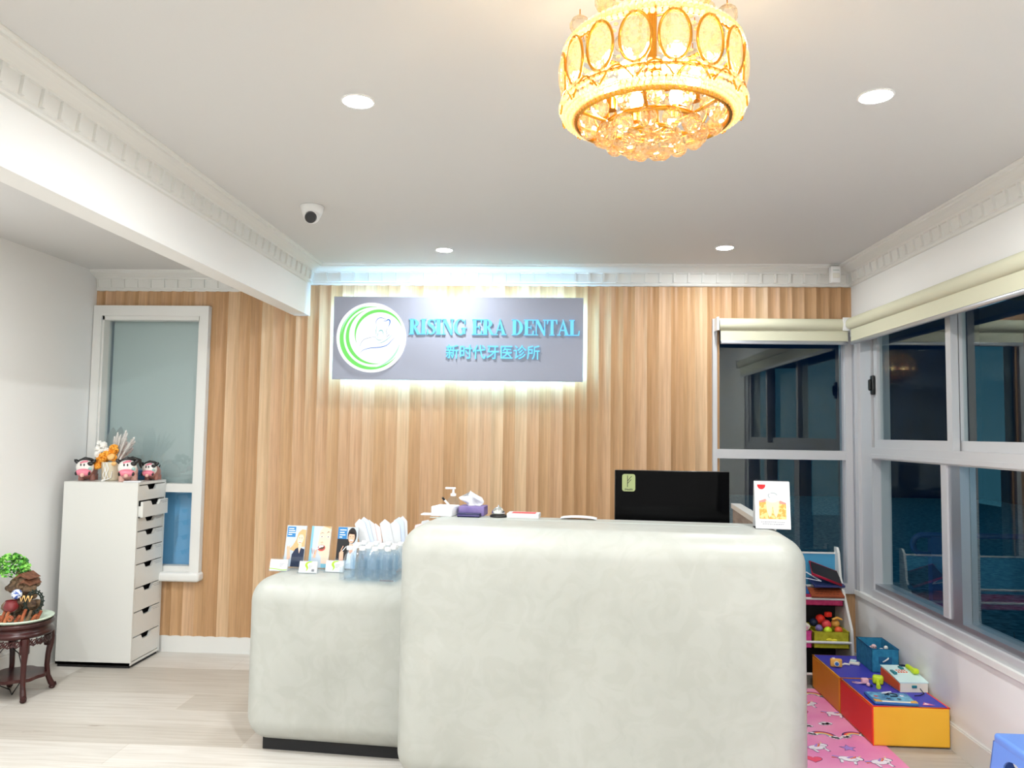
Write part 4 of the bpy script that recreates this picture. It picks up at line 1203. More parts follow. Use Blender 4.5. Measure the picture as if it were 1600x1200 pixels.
# cow figurines on top
M['cow_w'] = mat('glazed_white', S(238, 234, 228), 0.25, coat=0.4); M['cow_b'] = mat('glazed_black', S(20, 18, 20), 0.22, coat=0.4)
M['cow_p'] = mat('glazed_pink', S(232, 130, 150), 0.25, coat=0.4); M['cow_br'] = mat('glazed_rose_brown', S(176, 120, 108), 0.3, coat=0.3)
M['cow_pp'] = mat('glazed_pale_pink', S(232, 182, 168), 0.3, coat=0.3); M['cow_g'] = mat('glazed_aqua', S(150, 190, 185), 0.3)
def cow(loc, rz, label, bodym, s=1.0, scarf=False):
    r_ = thing('cow_figurine', label, 'figurine', loc, rz, 'cow figurines on the drawer cabinet')
    r_.scale = (s, s, s)
    mb = MB().ball((0, .045, .052), .052, M[bodym], 20, 14, sc=(.95, 1.35, .98))
    for x_ in (-.03, .03):
        for y_ in (.015, .08): mb.cyl((x_, y_, 0), (x_, y_, .035), .016, M[bodym], n=12)
    mb.build('body', r_)
    h = MB().ball((0, -.035, .078), .046, M['cow_w'], 22, 16, sc=(1.05, .86, .98)).build('head', r_)
    MB().ball((0, -.072, .050), .032, M['cow_p'], 20, 14, sc=(1.32, .72, .68)).ball((0, -.092, .036), .012, M['cow_pp'], 10, 8).build('muzzle', h)
    mb = MB()
    for x_ in (-.034, .034): mb.ball((x_, -.083, .045), .0095, M['cow_b'], 10, 8, sc=(.8, .6, 1.2))
    mb.build('nostrils', h)
    mb = MB()
    for x_ in (-.013, .004): mb.ball((x_, -.0745, .094), .0065, M['cow_b'], 10, 8, sc=(.6, .5, 1.2))
    mb.ball((.033, -.063, .100), .016, M['cow_b'], 14, 10, sc=(1.0, .5, .75)).ball((.034, -.067, .072), .010, M['cow_g'], 12, 8, sc=(1, .5, .9))
    mb.build('eyes', h)
    mb = MB()
    for sg_ in (-1, 1):
        mb.tube([(sg_ * .036, -.03, .105), (sg_ * .052, -.034, .118), (sg_ * .058, -.036, .124)], [.013, .010, .002], M['cow_b'], 8)
    mb.build('ears', h)
    mb = MB().ball((.004, -.02, .122), .03, M['cow_b'], 16, 10, sc=(1.2, .9, .38))
    mb.tube([(-.03, -.04, .118), (0, -.045, .130), (.03, -.035, .124), (.055, -.01, .112)], [.006, .009, .009, .003], M['cow_b'], 8)
    mb.build('forelock', h)
    MB().tube([(-.020, -.064, .104), (0, -.062, .112), (.02, -.06, .115)], [.004, .007, .004], M['cow_p'], 8).build('brow_patch', h)
    if scarf:
        MB().tube([(-.03, -.01, .118), (.02, .01, .128), (.055, .03, .115), (.06, .05, .085), (.064, .05, .07)], [.006, .012, .012, .007, .003], M['cow_b'], 8).build('scarf', r_)
    MB().tube([(.0, .115, .05), (.01, .135, .07), (.02, .13, .10)], [.006, .005, .003], M['cow_b'], 8).build('tail', r_)
    return r_
cow((-3.012, 4.86, 1.151), .32, 'black-and-white cow figurine with pink snout at the left end of the cabinet top', 'cow_br', 1.10)
cow((-2.725, 4.84, 1.151), .42, 'cow figurine with pale pink body, right of the cream vase', 'cow_pp', 1.15, True)
cow((-2.655, 5.00, 1.151), .2, 'cow figurine at the rear right corner of the cabinet, partly hidden behind another', 'cow_br', .95)

# flower arrangement
M['vase'] = mat('cream_ceramic', S(226, 216, 190), 0.4); M['rope'] = mat('white_cord', S(240, 238, 232), 0.7)
M['orange'] = noisy('orange_petals', S(235, 140, 20), S(255, 190, 80), 40, 0.6); M['peach'] = mat('peach_petals', S(250, 200, 130), 0.6)
M['wfl'] = mat('white_petals', S(244, 242, 236), 0.7); M['plume'] = mat('cream_plume', S(252, 248, 244), 0.9, spec=0); M['plume2'] = mat('blush_plume', S(252, 232, 226), 0.9, spec=0)
M['veil'] = glass_mix('translucent_skeleton_leaf', (0.85, 0.88, 0.88), (.6, .6, .6), 1.3, .4, extra=((.7, .72, .72), .55))
FL = (-2.873, 4.905, 1.151)
fa = thing('flower_arrangement', 'cream vase of dried orange and white flowers with feathery plumes on the cabinet', 'flowers', FL)
MB().lathe([(0, 0), (.050, 0), (.054, .01), (.060, .115), (.062, .120), (.057, .120), (.052, .02), (0, .02)], M['vase'], n=32).build('vase', fa)
mb = MB()
for q_ in (-.012, .0, .012):
    pts = [(q_ + .004 * math.sin(i * 1.3 + q_ * 300), -.062 - .003 * math.cos(i), .118 - .0125 * i) for i in range(10)]
    mb.tube(pts, .0035, M['rope'], 6)
mb.tube([(-.012, -.062, .008), (-.025, -.066, -.0), (-.02, -.07, -.004), (-.005, -.068, .004), (.012, -.064, .01), (.03, -.05, .02), (.04, -.06, .06)], .0038, M['rope'], 6)
mb.build('cord', fa)
rnd = random.Random(11)
def pom(mb, c, R_, n, m, rb):
    for i in range(n):
        a = rnd.uniform(0, 2 * PI); u = rnd.uniform(-1, 1); q_ = math.sqrt(1 - u * u)
        mb.ball((c[0] + R_ * q_ * math.cos(a), c[1] + R_ * q_ * math.sin(a), c[2] + R_ * u), rb * rnd.uniform(.7, 1.3), M[m], 6, 4)
for c, R_ in (((-.030, -.035, .150), .030), ((-.062, -.020, .128), .027), ((.000, -.045, .165), .030), ((.028, -.03, .200), .028), ((-.075, -.03, .095), .020), ((.030, -.04, .150), .020)):
    mb = MB(); pom(mb, c, R_, 90, 'orange', .007); mb.ball(c, R_ * .8, M['orange'], 10, 8); mb.build('hydrangea_head', fa)
def rose(c, R_, m):
    mb = MB()
    for k in range(4):
        r0 = R_ * (1 - .24 * k)
        for j in range(5):
            a = 2 * PI * j / 5 + k * .7
            xf = Matrix.Translation(c) @ Euler((.6, 0, 0)).to_matrix().to_4x4() @ Euler((0, 0, a)).to_matrix().to_4x4()
            mb.ball((r0 * .5, 0, R_ * .12 * k), r0 * .58, M[m], 10, 6, xf, sc=(.45, 1, .8))
    mb.build('rose', fa)
rose((.030, -.062, .155), .030, 'peach'); rose((-.010, -.04, .195), .024, 'wfl'); rose((.045, -.05, .110), .02, 'peach')
for c, R_ in (((-.085, -.02, .165), .022), ((-.092, -.01, .205), .018), ((-.060, .0, .228), .022), ((-.075, 0, .190), .018), ((-.095, .01, .240), .014), ((-.05, .01, .20), .02)):
    mb = MB(); mb.ball(c, R_, M['wfl'], 12, 8); pom(mb, c, R_ * .95, 30, 'wfl', .005)
    mb.tube([(c[0], c[1], c[2] - R_), (c[0] * .4, c[1] * .4, .11)], .0015, M['rope'], 5); mb.build('white_pompon', fa)
def plume(base, tip, wid, m, n=260):
    mb = MB(); b0, b1 = Vector(base), Vector(tip)
    mb.tube([b0, b0.lerp(b1, .5) + Vector((0, 0, .01)), b1], [.003, .004, .002], M[m], 5)
    d = (b1 - b0)
    for i in range(n):
        f = rnd.uniform(.25, 1.0); p = b0.lerp(b1, f)
        w_ = 1.5 * wid * math.sin(min(1, (f - .15) * 1.25) * PI * .78 + .2)
        dr = Vector((rnd.uniform(-1, 1), rnd.uniform(-1, 1), rnd.uniform(-.4, 1))).normalized()
        q_ = p + dr * w_ + d.normalized() * w_ * .9
        s_ = d.cross(dr).normalized() * .0045
        mb.add([p - s_, p + s_, q_], [(0, 1, 2)], M[m])
    mb.build('plume', fa)
for tip, w_, m_ in (((.020, .02, .305), .013, 'plume'), ((.045, .01, .290), .013, 'plume'), ((.085, .0, .315), .015, 'plume'), ((.105, -.02, .300), .013, 'plume'), ((.150, -.02, .270), .016, 'plume'), ((.115, .02, .235), .016, 'plume2'), ((-.005, .03, .28), .012, 'plume'), ((.08, .02, .24), .018, 'plume2'), ((.13, .03, .25), .014, 'plume'), ((.06, .05, .27), .014, 'plume2'), ((.10, .05, .20), .016, 'plume2')):
    plume((tip[0] * .25 + .01, tip[1] * .3, .12), tip, w_, m_)
for k, (a_, ln) in enumerate(((-.10, .235), (.0, .24))):
    mb = MB(); vs = []; n = 12
    for i in range(n + 1):
        f = i / n; w_ = .040 * math.sin(PI * f) ** .7
        vs += [(-.03 + .02 * k + a_ * f * .2 + f * .03 - w_, .03 + .02 * k, .11 + ln * f), (-.03 + .02 * k + a_ * f * .2 + f * .03 + w_, .03 + .02 * k + .01 * f, .11 + ln * f)]
    mb.add(vs, [(2 * i, 2 * i + 1, 2 * i + 3, 2 * i + 2) for i in range(n)], M['veil'], True); mb.build('skeleton_leaf', fa)
# boxes behind the cows
M['boxblue'] = mat('blue_carton', S(70, 120, 165), 0.5); M['lab'] = mat('white_label', S(225, 228, 232), 0.5)
for k, (z_, lab) in enumerate([(0, 'blue carton lying at the back of the cabinet top, bottom of two'), (.032, 'blue carton lying on another at the back of the cabinet top')]):
    o = MB().rbox(-.06, .06, -.04, .04, 0, .030, .002, M['boxblue'], 2).box(-.02, .055, .0402, .0405, .006, .024, M['lab']).build('carton', None)
    o.location = (-2.75, 5.045, 1.151 + z_); tag(o, lab, 'box', 'blue cartons on the drawer cabinet')
o = MB().box(-.05, .05, -.035, .035, 0, .008, M['paper']).build('note_pad', None)
o.location = (-2.655, 4.785, 1.151); o.rotation_euler = (0, 0, .3)
tag(o, 'white note pad at the front right edge of the cabinet top', 'note pad')

# ------------------------------------------------------------------ carved plant stand
M['rosewood'] = noisy('dark_rosewood', S(36, 14, 14), S(66, 26, 24), 8, 0.28, stretch=(1, 1, .3), spec=0.5)
SX, SY_ = -2.966, 4.235
st = thing('plant_stand', 'round dark rosewood plant stand with carved apron and curved legs by the left wall', 'plant stand', (SX, SY_, 0))
RS = .172
MB().lathe([(0, .415), (RS * .93, .415), (RS * .99, .412), (RS, .404), (RS * .985, .394), (RS * .90, .388), (RS * .88, .376), (RS * .93, .366), (RS * .99, .358), (RS * 1.0, .350), (RS * .96, .340), (RS * .88, .335), (0, .335)], M['rosewood'], n=56).build('top', st)
legang = [-44, 46, 136, 226]
for a_ in legang:
    a = math.radians(a_)
    prof = [(.90, .336, .020), (.93, .30, .020), (.92, .26, .018), (.86, .20, .015), (.84, .14, .014), (.88, .08, .014), (.97, .04, .016), (1.05, .018, .017), (1.10, .022, .012), (1.10, .036, .006)]
    pts = [Vector((RS * p[0] * math.cos(a), RS * p[0] * math.sin(a), p[1])) for p in prof]
    mb = MB().tube(pts, [p[2] for p in prof], M['rosewood'], 10)
    mb.rbox(RS * .86 * math.cos(a) - .02, RS * .86 * math.cos(a) + .02, RS * .86 * math.sin(a) - .02, RS * .86 * math.sin(a) + .02, .25, .335, .008, M['rosewood'], 2)
    mb.ball((RS * 1.02 * math.cos(a), RS * 1.02 * math.sin(a), .012), .017, M['rosewood'], 12, 8, sc=(1, 1, .7))
    mb.build('leg', st)
mb = MB()
for q_ in range(4):
    a0 = math.radians(legang[q_]); 
    for k in range(8):
        a = a0 + (k + .7) * (PI / 2) / 9
        c = Vector((RS * .90 * math.cos(a), RS * .90 * math.sin(a), .312))
        tdir = Vector((-math.sin(a), math.cos(a), 0))
        pts = [c + tdir * (.011 * math.cos(w_)) + Vector((0, 0, .013 * math.sin(w_))) for w_ in [2 * PI * i / 12 for i in range(12)]]
        mb.tube(pts, .0038, M['rosewood'], 6, closed=True)
        mb.tube([c + tdir * .014 + Vector((0, 0, .02)), c + Vector((0, 0, -.002)), c - tdir * .012 + Vector((0, 0, -.016))], .0035, M['rosewood'], 6)
    arc = [(RS * .90 * math.cos(a0 + i * PI / 24), RS * .90 * math.sin(a0 + i * PI / 24), .300 - .006 * math.cos(i * PI)) for i in range(13)]
    mb.tube(arc, .004, M['rosewood'], 6)
mb.build('carved_apron', st)
mb = MB()
mb.prism([((RS * .82 + .008 * math.sin(8 * t_)) * math.cos(t_), (RS * .82 + .008 * math.sin(8 * t_)) * math.sin(t_)) for t_ in [2 * PI * i / 96 for i in range(96)]], .100, .118, M['rosewood'], axis='z')
mb.build('lower_shelf', st)

# rockery ornament
M['rock'] = noisy('brown_resin_rock', S(60, 44, 34), S(140, 112, 84), 25, 0.6, bump=.5); M['rust'] = noisy('red_brown_resin', S(120, 50, 30), S(190, 110, 70), 25, 0.5)
M['dkgreen'] = mat('dark_green_resin', S(20, 36, 30), 0.35); M['potred'] = mat('red_glaze', S(120, 30, 36), 0.2, coat=.5); M['roof'] = noisy('brown_roof_tiles', S(90, 52, 34), S(130, 84, 60), 50, .6)
M['leafg'] = mat('fresh_green_leaf', S(96, 176, 60), 0.5); M['leafg2'] = mat('bright_green_leaf', S(150, 220, 100), 0.5); M['leafd'] = mat('deep_green_leaf', S(40, 96, 40), 0.5)
M['tray_g'] = mat('pale_green_tray', S(210, 228, 208), 0.3); M['porc'] = noisy('blue_white_porcelain', S(60, 90, 170), S(225, 232, 240), 70, 0.2, lo=.45, hi=.52)
rk = thing('rockery_fountain', 'miniature rockery ornament with waterwheel, red pot and green foliage on the dark stand', 'ornament', (SX, SY_, .416))
MB().lathe([(0, 0), (.150, 0), (.165, .010), (.168, .016), (.160, .018), (.145, .010), (0, .008)], M['tray_g'], n=40).build('tray', rk)
mb = MB(); rnd = random.Random(4)
for i in range(60):
    a = rnd.uniform(0, 2 * PI); r_ = rnd.uniform(0, .12); z_ = rnd.uniform(.02, .23)
    r_ *= (1 - z_ * 1.7)
    mb.ball((r_ * math.cos(a), r_ * math.sin(a) + .02, z_), rnd.uniform(.022, .042), M['rock'], 7, 5, smooth=False, sc=(1, .9, .8))
mb.build('rock_mass', rk)
for i in range(12):
    a = -2.6 + i * .21
    c = (.125 * math.cos(a), .125 * math.sin(a), .012)
    tip = (c[0] * 1.02 + .022, c[1], .060 + .02 * math.sin(i * 1.7))
    MB().tube([c, tip], [.011, .008], M['rust'] if i % 3 else M['rock'], 7).build('log', rk)
for i in range(3):
    a = -2.3 + i * .5
    c = Vector((.13 * math.cos(a), .13 * math.sin(a) - .004, .032))
    MB().tube([c + Vector((.018 * math.cos(w_) * (1 - w_ / 14), -.002, .018 * math.sin(w_) * (1 - w_ / 14))) for w_ in [i_ * .5 for i_ in range(20)]], .0045, M['rust'], 6).build('scroll', rk)
# waterwheel at right
wc = Vector((.105, -.035, .105))
mb = MB()
for rr_ in (.050, .062):
    mb.tube([wc + Vector((rr_ * math.cos(w_) * .45, -.01 + rr_ * math.cos(w_) * .6, rr_ * math.sin(w_))) for w_ in [2 * PI * i / 28 for i in range(28)]], .004, M['dkgreen'], 6, closed=True)
for i in range(18):
    w_ = 2 * PI * i / 18
    d_ = Vector((math.cos(w_) * .45, math.cos(w_) * .6, math.sin(w_)))
    mb.tube([wc + d_ * .048 + Vector((0, -.01, 0)), wc + d_ * .072 + Vector((0, -.01, 0))], .004, M['dkgreen'], 5)
mb.build('waterwheel', rk)
MB().lathe([(0, 0), (.022, .002), (.036, .02), (.038, .034), (.030, .052), (.027, .056), (.031, .062), (.027, .064), (.022, .054), (0, .05)], M['potred'], c=(.018, -.105, .062), n=28).build('red_pot', rk)
MB().ball((.040, -.095, .158), .027, M['porc'], 18, 12).build('porcelain_ball', rk)
mb = MB().box(.015, .062, -.05, .02, .165, .24, M['rock'])
mb.build('house_wall', rk)
for k, (z_, w_) in enumerate(((.238, .048), (.205, .036))):
    mb = MB(); cx_ = .040 + .020 * k
    mb.prism([(cx_ - w_, z_ - .004), (cx_ - w_ * .5, z_ + .012), (cx_, z_ + .028), (cx_ + w_ * .5, z_ + .012), (cx_ + w_, z_ - .004), (cx_, z_ + .012)], -.075, .03, M['roof'])
    mb.build('roof', rk)
mb = MB()
for i in range(3): mb.tube([(.055 + .024 * i, -.09, .150), (.066 + .024 * i, -.094, .118), (.077 + .024 * i, -.09, .150)], [.004, .002, .004], M['peach'], 5)
mb.build('fence_zigzag', rk)
mb = MB()
for i in range(560):
    a = rnd.uniform(0, 2 * PI); u = rnd.uniform(-.3, 1); q_ = math.sqrt(max(0, 1 - u * u)); R_ = rnd.uniform(.8, 1.0)
    c = Vector((-.062 + .098 * R_ * q_ * math.cos(a), -.01 + .085 * R_ * q_ * math.sin(a), .268 + .095 * R_ * u))
    e_ = Euler((rnd.uniform(-1, 1), rnd.uniform(-1, 1), rnd.uniform(0, 6))); xf = Matrix.Translation(c) @ e_.to_matrix().to_4x4()
    s_ = rnd.uniform(.008, .013)
    mb.add([(0, -s_, 0), (s_ * .8, -s_ * .2, .003), (s_ * .4, s_, 0), (-s_ * .4, s_, 0), (-s_ * .8, -s_ * .2, .003)], [(0, 1, 2, 3, 4)], M[rnd.choice(['leafg', 'leafg2', 'leafd', 'leafg2', 'leafg'])], False, xf)
fo = mb.build('foliage', rk, kind='stuff')
MB().tube([(-.02, 0, .15), (-.03, -.01, .21), (-.02, 0, .28)], [.016, .012, .006], M['rock'], 8).build('trunk', rk)
o = MB().tube([(-3.13, 4.32, .02), (-3.05, 4.30, .006), (-2.98, 4.22, .006), (-2.93, 4.24, .10), (-2.98, 4.26, .22), (-3.08, 4.30, .26), (-3.14, 4.33, .2)], .003, M['black'], 6).build('power_cord', None)
tag(o, 'black power cord running behind the plant stand to the left wall', 'cord')
o = MB().rbox(-3.160, -3.150, 4.66, 4.735, .085, .20, .004, M['greyblind'], 2).build('wall_socket', None)
struct(o); o.name = 'trim_9'

# ================================================================== RIGHT: play corner
# play mat
M['matpink'] = noisy('pink_mat', S(240, 140, 190), S(250, 170, 205), 3, 0.75)
for k_, c in dict(r=(235, 70, 80), o=(248, 160, 100), y=(250, 225, 140), g=(170, 200, 160), v=(175, 140, 215), w=(250, 240, 248), hp=(245, 90, 120), b=(120, 190, 230), ln=(70, 60, 110)).items(): simple('p_' + k_, c, 0.75)
mb = MB().rbox(1.02, 1.643, 2.75, 4.76, 0.0005, .007, .003, M['matpink'], 2)
def F2(pts, m, h, cx, cy, rot, s):
    mb.add([(cx + s * (p[0] * math.cos(rot) - p[1] * math.sin(rot)), cy + s * (p[0] * math.sin(rot) + p[1] * math.cos(rot)), .0072 + h * .00012) for p in pts], [tuple(range(len(pts)))], M[m])
def rainbow(cx, cy, rot, s):
    for i, m in enumerate(('p_ln', 'p_r', 'p_o', 'p_y', 'p_g', 'p_v', 'matpink')):
        r_ = 1.04 - .13 * i + (.0 if i else .03)
        F2(ell(0, 0, r_, r_ * .9, 18, 0, PI), m, i, cx, cy, rot, s)
    cloud(cx - s * math.cos(rot) * .9, cy - s * math.sin(rot) * .9, rot, s * .5); cloud(cx + s * math.cos(rot) * .9, cy + s * math.sin(rot) * .9, rot, s * .5)
def cloud(cx, cy, rot, s):
    for m, g_, h in (('p_ln', 1.08, 8), ('p_w', 1.0, 9)):
        for dx_, dy_, r_ in ((-.6, 0, .4), (0, .15, .55), (.6, 0, .4), (-.2, -.2, .4), (.3, -.2, .4)):
            F2(ell(dx_, dy_, r_ * g_, r_ * g_, 12), m, h, cx, cy, rot, s)
def star(cx, cy, rot, s, m):
    for mm_, g_, h in (('p_ln', 1.12, 7), (m, 1, 8)):
        pts = [((1 if i % 2 == 0 else .45) * g_ * math.cos(PI / 2 + i * PI / 5), (1 if i % 2 == 0 else .45) * g_ * math.sin(PI / 2 + i * PI / 5)) for i in range(10)]
        F2(pts, mm_, h, cx, cy, rot, s)
def heart(cx, cy, rot, s, m):
    for mm_, g_, h in (('p_ln', 1.08, 7), (m, 1, 8)):
        F2([(g_ * .0625 * 16 * math.sin(t_) ** 3, g_ * .0625 * (13 * math.cos(t_) - 5 * math.cos(2 * t_) - 2 * math.cos(3 * t_) - math.cos(4 * t_))) for t_ in [2 * PI * i / 26 for i in range(26)]], mm_, h, cx, cy, rot, s)
def pony(cx, cy, rot, s):
    for m, g_, h in (('p_ln', 1.07, 10), ('p_w', 1, 11)):
        F2([(g_ * a, g_ * b_) for a, b_ in ell(0, 0, .75, .42, 16)], m, h, cx, cy, rot, s); F2([(g_ * a, g_ * b_) for a, b_ in ell(.72, .35, .38, .26, 12, rot=-.5)], m, h, cx, cy, rot, s)
        for lx in (-.5, .45): F2([(g_ * a, g_ * b_) for a, b_ in [(lx - .1, -.2), (lx + .12, -.2), (lx + .16, -.85), (lx - .04, -.85)]], m, h, cx, cy, rot, s)
    F2([(.72, .62), (.82, .58), (.96, 1.05)], 'p_y', 12, cx, cy, rot, s)
    for i, m in enumerate(('p_r', 'p_o', 'p_v')): F2([(.55 - .1 * i, .66), (.62 - .1 * i, .5), (.2 - .1 * i, .05), (.12 - .12 * i, .2)], m, 12 + i, cx, cy, rot, s); F2([(-.7, .1 + .06 * i), (-.66, .0), (-1.2, -.2 + .1 * i), (-1.15, .0 + .12 * i)], m, 12 + i, cx, cy, rot, s)
rnd = random.Random(8)
seq = [rainbow, pony, lambda *a: heart(*a, 'p_hp'), rainbow, lambda *a: star(*a, 'p_v'), pony, cloud]
ii = 0
for r_i in range(13):
    for c_i in range(6):
        cx = 1.09 + c_i * .148 + (.06 if r_i % 2 else 0) ; cy = 2.84 + r_i * .150
        if cx > 1.59: continue
        f_ = seq[(ii * 3 + r_i) % 7]; ii += 1
        s_ = .060 if f_ in (rainbow, pony) else .038
        f_(cx + rnd.uniform(-.012, .012), cy + rnd.uniform(-.015, .015), rnd.uniform(-.5, .5), s_)
tag(mb.build('play_mat', None), 'pink play mat printed with rainbows, unicorns and hearts on the floor behind the desk', 'play mat')

# foam blocks
M['f_y'] = noisy('yellow_vinyl', S(246, 182, 44), S(250, 190, 56), 2, 0.5); M['f_r'] = noisy('red_vinyl', S(250, 52, 38), S(252, 62, 46), 2, 0.5); M['f_b'] = noisy('blue_vinyl', S(62, 62, 180), S(72, 70, 190), 2, 0.45); M['f_o'] = noisy('amber_vinyl', S(228, 150, 40), S(236, 160, 50), 2, 0.5)
def foam(name, x0, x1, y0, y1, h, mf_, ms_, label):
    r_ = thing(name, label, 'foam block', ((x0 + x1) / 2, (y0 + y1) / 2, 0), 0, 'soft foam blocks under the side window')
    hx, hy_ = (x1 - x0) / 2, (y1 - y0) / 2; e_ = .010
    MB().rbox(-hx + .002, hx - .002, -hy_ + .002, hy_ - .002, .008, h - .002, .006, M[mf_], 3).build('foam_body', r_)
    mb = MB().prism([(-hx + e_, -hy_ + e_), (hx - e_, -hy_ + e_), (hx - e_, hy_ - e_), (-hx + e_, hy_ - e_)], h - .003, h, M['f_b'], axis='z')
    mb.build('top_cover', r_)
    mb = MB().box(-hx, -hx + .003, -hy_ + e_, hy_ - e_, e_ + .006, h - e_, M[ms_]); mb.build('side_cover', r_)
    mb = MB().box(-hx + e_, hx - e_, -hy_, -hy_ + .003, e_ + .006, h - e_, M[mf_]); mb.build('front_cover', r_)
    mb = MB()
    z_ = h - .003
    for pts, m_ in (([(-hx + .003, -hy_ + .003, z_), (hx - .003, -hy_ + .003, z_), (hx - .003, hy_ - .003, z_), (-hx + .003, hy_ - .003, z_)], ms_),):
        mb.tube(pts, .0035, M[m_], 6, closed=True)
    mb.tube([(-hx + .003, -hy_ + .003, .008), (-hx + .003, -hy_ + .003, z_)], .003, M[ms_], 6)
    mb.build('piping', r_)
    return r_
foam('foam_block', 1.574, 1.944, 3.918, 4.345, .198, 'f_y', 'f_r', 'foam block with yellow front, red side and blue top, nearest the camera')
foam('foam_block', 1.574, 1.944, 4.350, 4.792, .198, 'f_y', 'f_o', 'foam block with amber side and blue top, behind the red-sided one')
ZF = .199
# blue fabric bin
M['fabb'] = noisy('blue_felt', S(36, 120, 160), S(50, 140, 180), 40, 0.85); M['fabb_e'] = mat('blue_binding', S(30, 100, 145), 0.7)
bb = thing('storage_bin', 'blue felt storage bin of small toys standing on the far foam block', 'storage bin', (1.872, 4.585, ZF), -.05)
hw, hd, hh = .072, .125, .128
mb = MB()
t_ = .004
for (x0, x1, y0, y1) in ((-hw, hw, -hd, -hd + t_), (-hw, hw, hd - t_, hd), (-hw, -hw + t_, -hd, hd), (hw - t_, hw, -hd, hd)): mb.box(x0, x1, y0, y1, 0, hh, M['fabb'])
mb.box(-hw, hw, -hd, hd, 0, .004, M['fabb']); mb.build('bin_body', bb)
MB().tube([(-hw, -hd, hh), (hw, -hd, hh), (hw, hd, hh), (-hw, hd, hh)], .0032, M['fabb_e'], 6, closed=True).build('binding', bb)
MB().tube([(-.012, -hd - .001, .058), (-.008, -hd - .010, .064), (.010, -hd - .012, .078), (.016, -hd - .001, .080)], .004, M['wfl'], 6).build('handle', bb)
MB().box(-.035, .035, -hd - .002, -hd, .050, .085, M['fabb_e']).build('handle_patch', bb)
M['toypk'] = mat('pale_pink_toy', S(240, 200, 200), 0.5); M['toycl'] = mat('milky_plastic', S(225, 230, 238), 0.3)
rnd = random.Random(9)
def put(mb, name, loc, label, cat='toy', group=None, rz=0):
    o = mb.build(name, None); o.location = loc; o.rotation_euler = (0, 0, rz) if not isinstance(rz, tuple) else rz
    return tag(o, label, cat, group)
put(MB().ball((0, 0, .03), .026, M['toypk'], 14, 10, sc=(1, 1.3, .9)).ball((0, -.022, .054), .015, M['toypk'], 12, 8).ball((-.006, -.036, .056), .003, M['black'], 6, 5).ball((.006, -.036, .056), .003, M['black'], 6, 5).tube([(0, .03, .03), (.02, .04, .05)], .004, M['toypk'], 6),
    'toy_figure', (1.852, 4.60, ZF + .055), 'small pale pink toy lying in the blue bin')
put(MB().rbox(-.02, .02, -.03, .03, 0, .05, .008, M['toycl'], 3).ball((0, 0, .055), .018, M['toycl'], 12, 8), 'toy_bottle', (1.890, 4.63, ZF + .03), 'milky plastic toy in the blue bin, behind the pink one', rz=(.5, .2, .3))
put(MB().cyl((0, 0, 0), (0, .01, .05), .006, M['redprint'], n=10).ball((0, .01, .055), .012, M['wfl'], 10, 8), 'toy_stick', (1.912, 4.55, ZF + .055), 'short red and white toy sticking up at the right of the blue bin')
# toy camera
M['ywood'] = mat('yellow_toy', S(236, 176, 80), 0.45); M['bluetoy'] = mat('blue_toy', S(50, 110, 180), 0.35); M['cream'] = mat('cream_toy', S(244, 236, 216), 0.45); M['limet'] = mat('lime_toy', S(200, 225, 40), 0.4); M['pinkt'] = mat('pink_toy', S(245, 190, 205), 0.45); M['tealt'] = mat('teal_toy', S(40, 130, 140), 0.4); M['orng'] = mat('orange_red_toy', S(230, 95, 50), 0.45); M['mint'] = mat('pale_mint_toy', S(215, 240, 238), 0.45)
tc_ = thing('toy_camera', 'yellow toy camera with a blue lens on the far foam block', 'toy camera', (1.628, 4.545, ZF), -.15)
MB().rbox(-.032, .032, -.012, .012, 0, .046, .008, M['ywood'], 4).build('body', tc_)
MB().cyl((0, -.012, .022), (0, -.022, .022), .014, M['cream'], n=22).cyl((0, -.022, .022), (0, -.024, .022), .010, M['bluetoy'], n=22).build('lens', tc_)
MB().rbox(-.022, -.006, -.008, .008, .045, .050, .002, M['cream'], 2).build('button', tc_)
put(MB().tube([(0, 0, .004), (.02, .005, .010), (.045, -.002, .008)], [.004, .006, .005], M['cream'], 8), 'toy_strap', (1.667, 4.57, ZF), 'cream strap lying between the toy camera and the soap-shaped toy', 'strap')
tv = thing('toy_soap', 'cream rounded block toy on the far foam block, beside the blue bin', 'toy block', (1.752, 4.60, ZF), -.5)
MB().rbox(-.028, .028, -.018, .018, 0, .016, .006, M['cream'], 4).build('body', tv)
MB().rbox(-.024, .010, -.014, .014, .016, .026, .004, M['mint'], 3).build('top_part', tv)
# toy cash register
cr_ = thing('toy_cash_register', 'pale mint and orange toy cash register with a lime handset on the foam blocks', 'toy cash register', (1.866, 4.235, ZF), .06)
wx_, wy_ = .075, .10
prof = [(-wy_, 0), (wy_, 0), (wy_, .075), (.02, .068), (-wy_, .048)]
MB().prism(prof, -wx_ + .004, wx_ - .004, M['cream'], axis='x').build('body', cr_)
MB().prism([(a, b_) for a, b_ in [(-wy_ + .004, .006), (wy_ - .004, .006), (wy_ - .004, .066), (.02, .060), (-wy_ + .004, .042)]], -wx_ - .001, -wx_ + .004, M['orng'], axis='x').build('side_panel', cr_)
MB().prism([(-wy_ - .002, .046), (.02, .067), (wy_ + .002, .074), (wy_ + .002, .079), (.02, .072), (-wy_ - .002, .051)], -wx_, wx_, M['mint'], axis='x').build('top_panel', cr_)
MB().rbox(-.012, .014, -wy_ - .006, -wy_ + .001, .022, .036, .003, M['tealt'], 2).build('coin_slot', cr_)
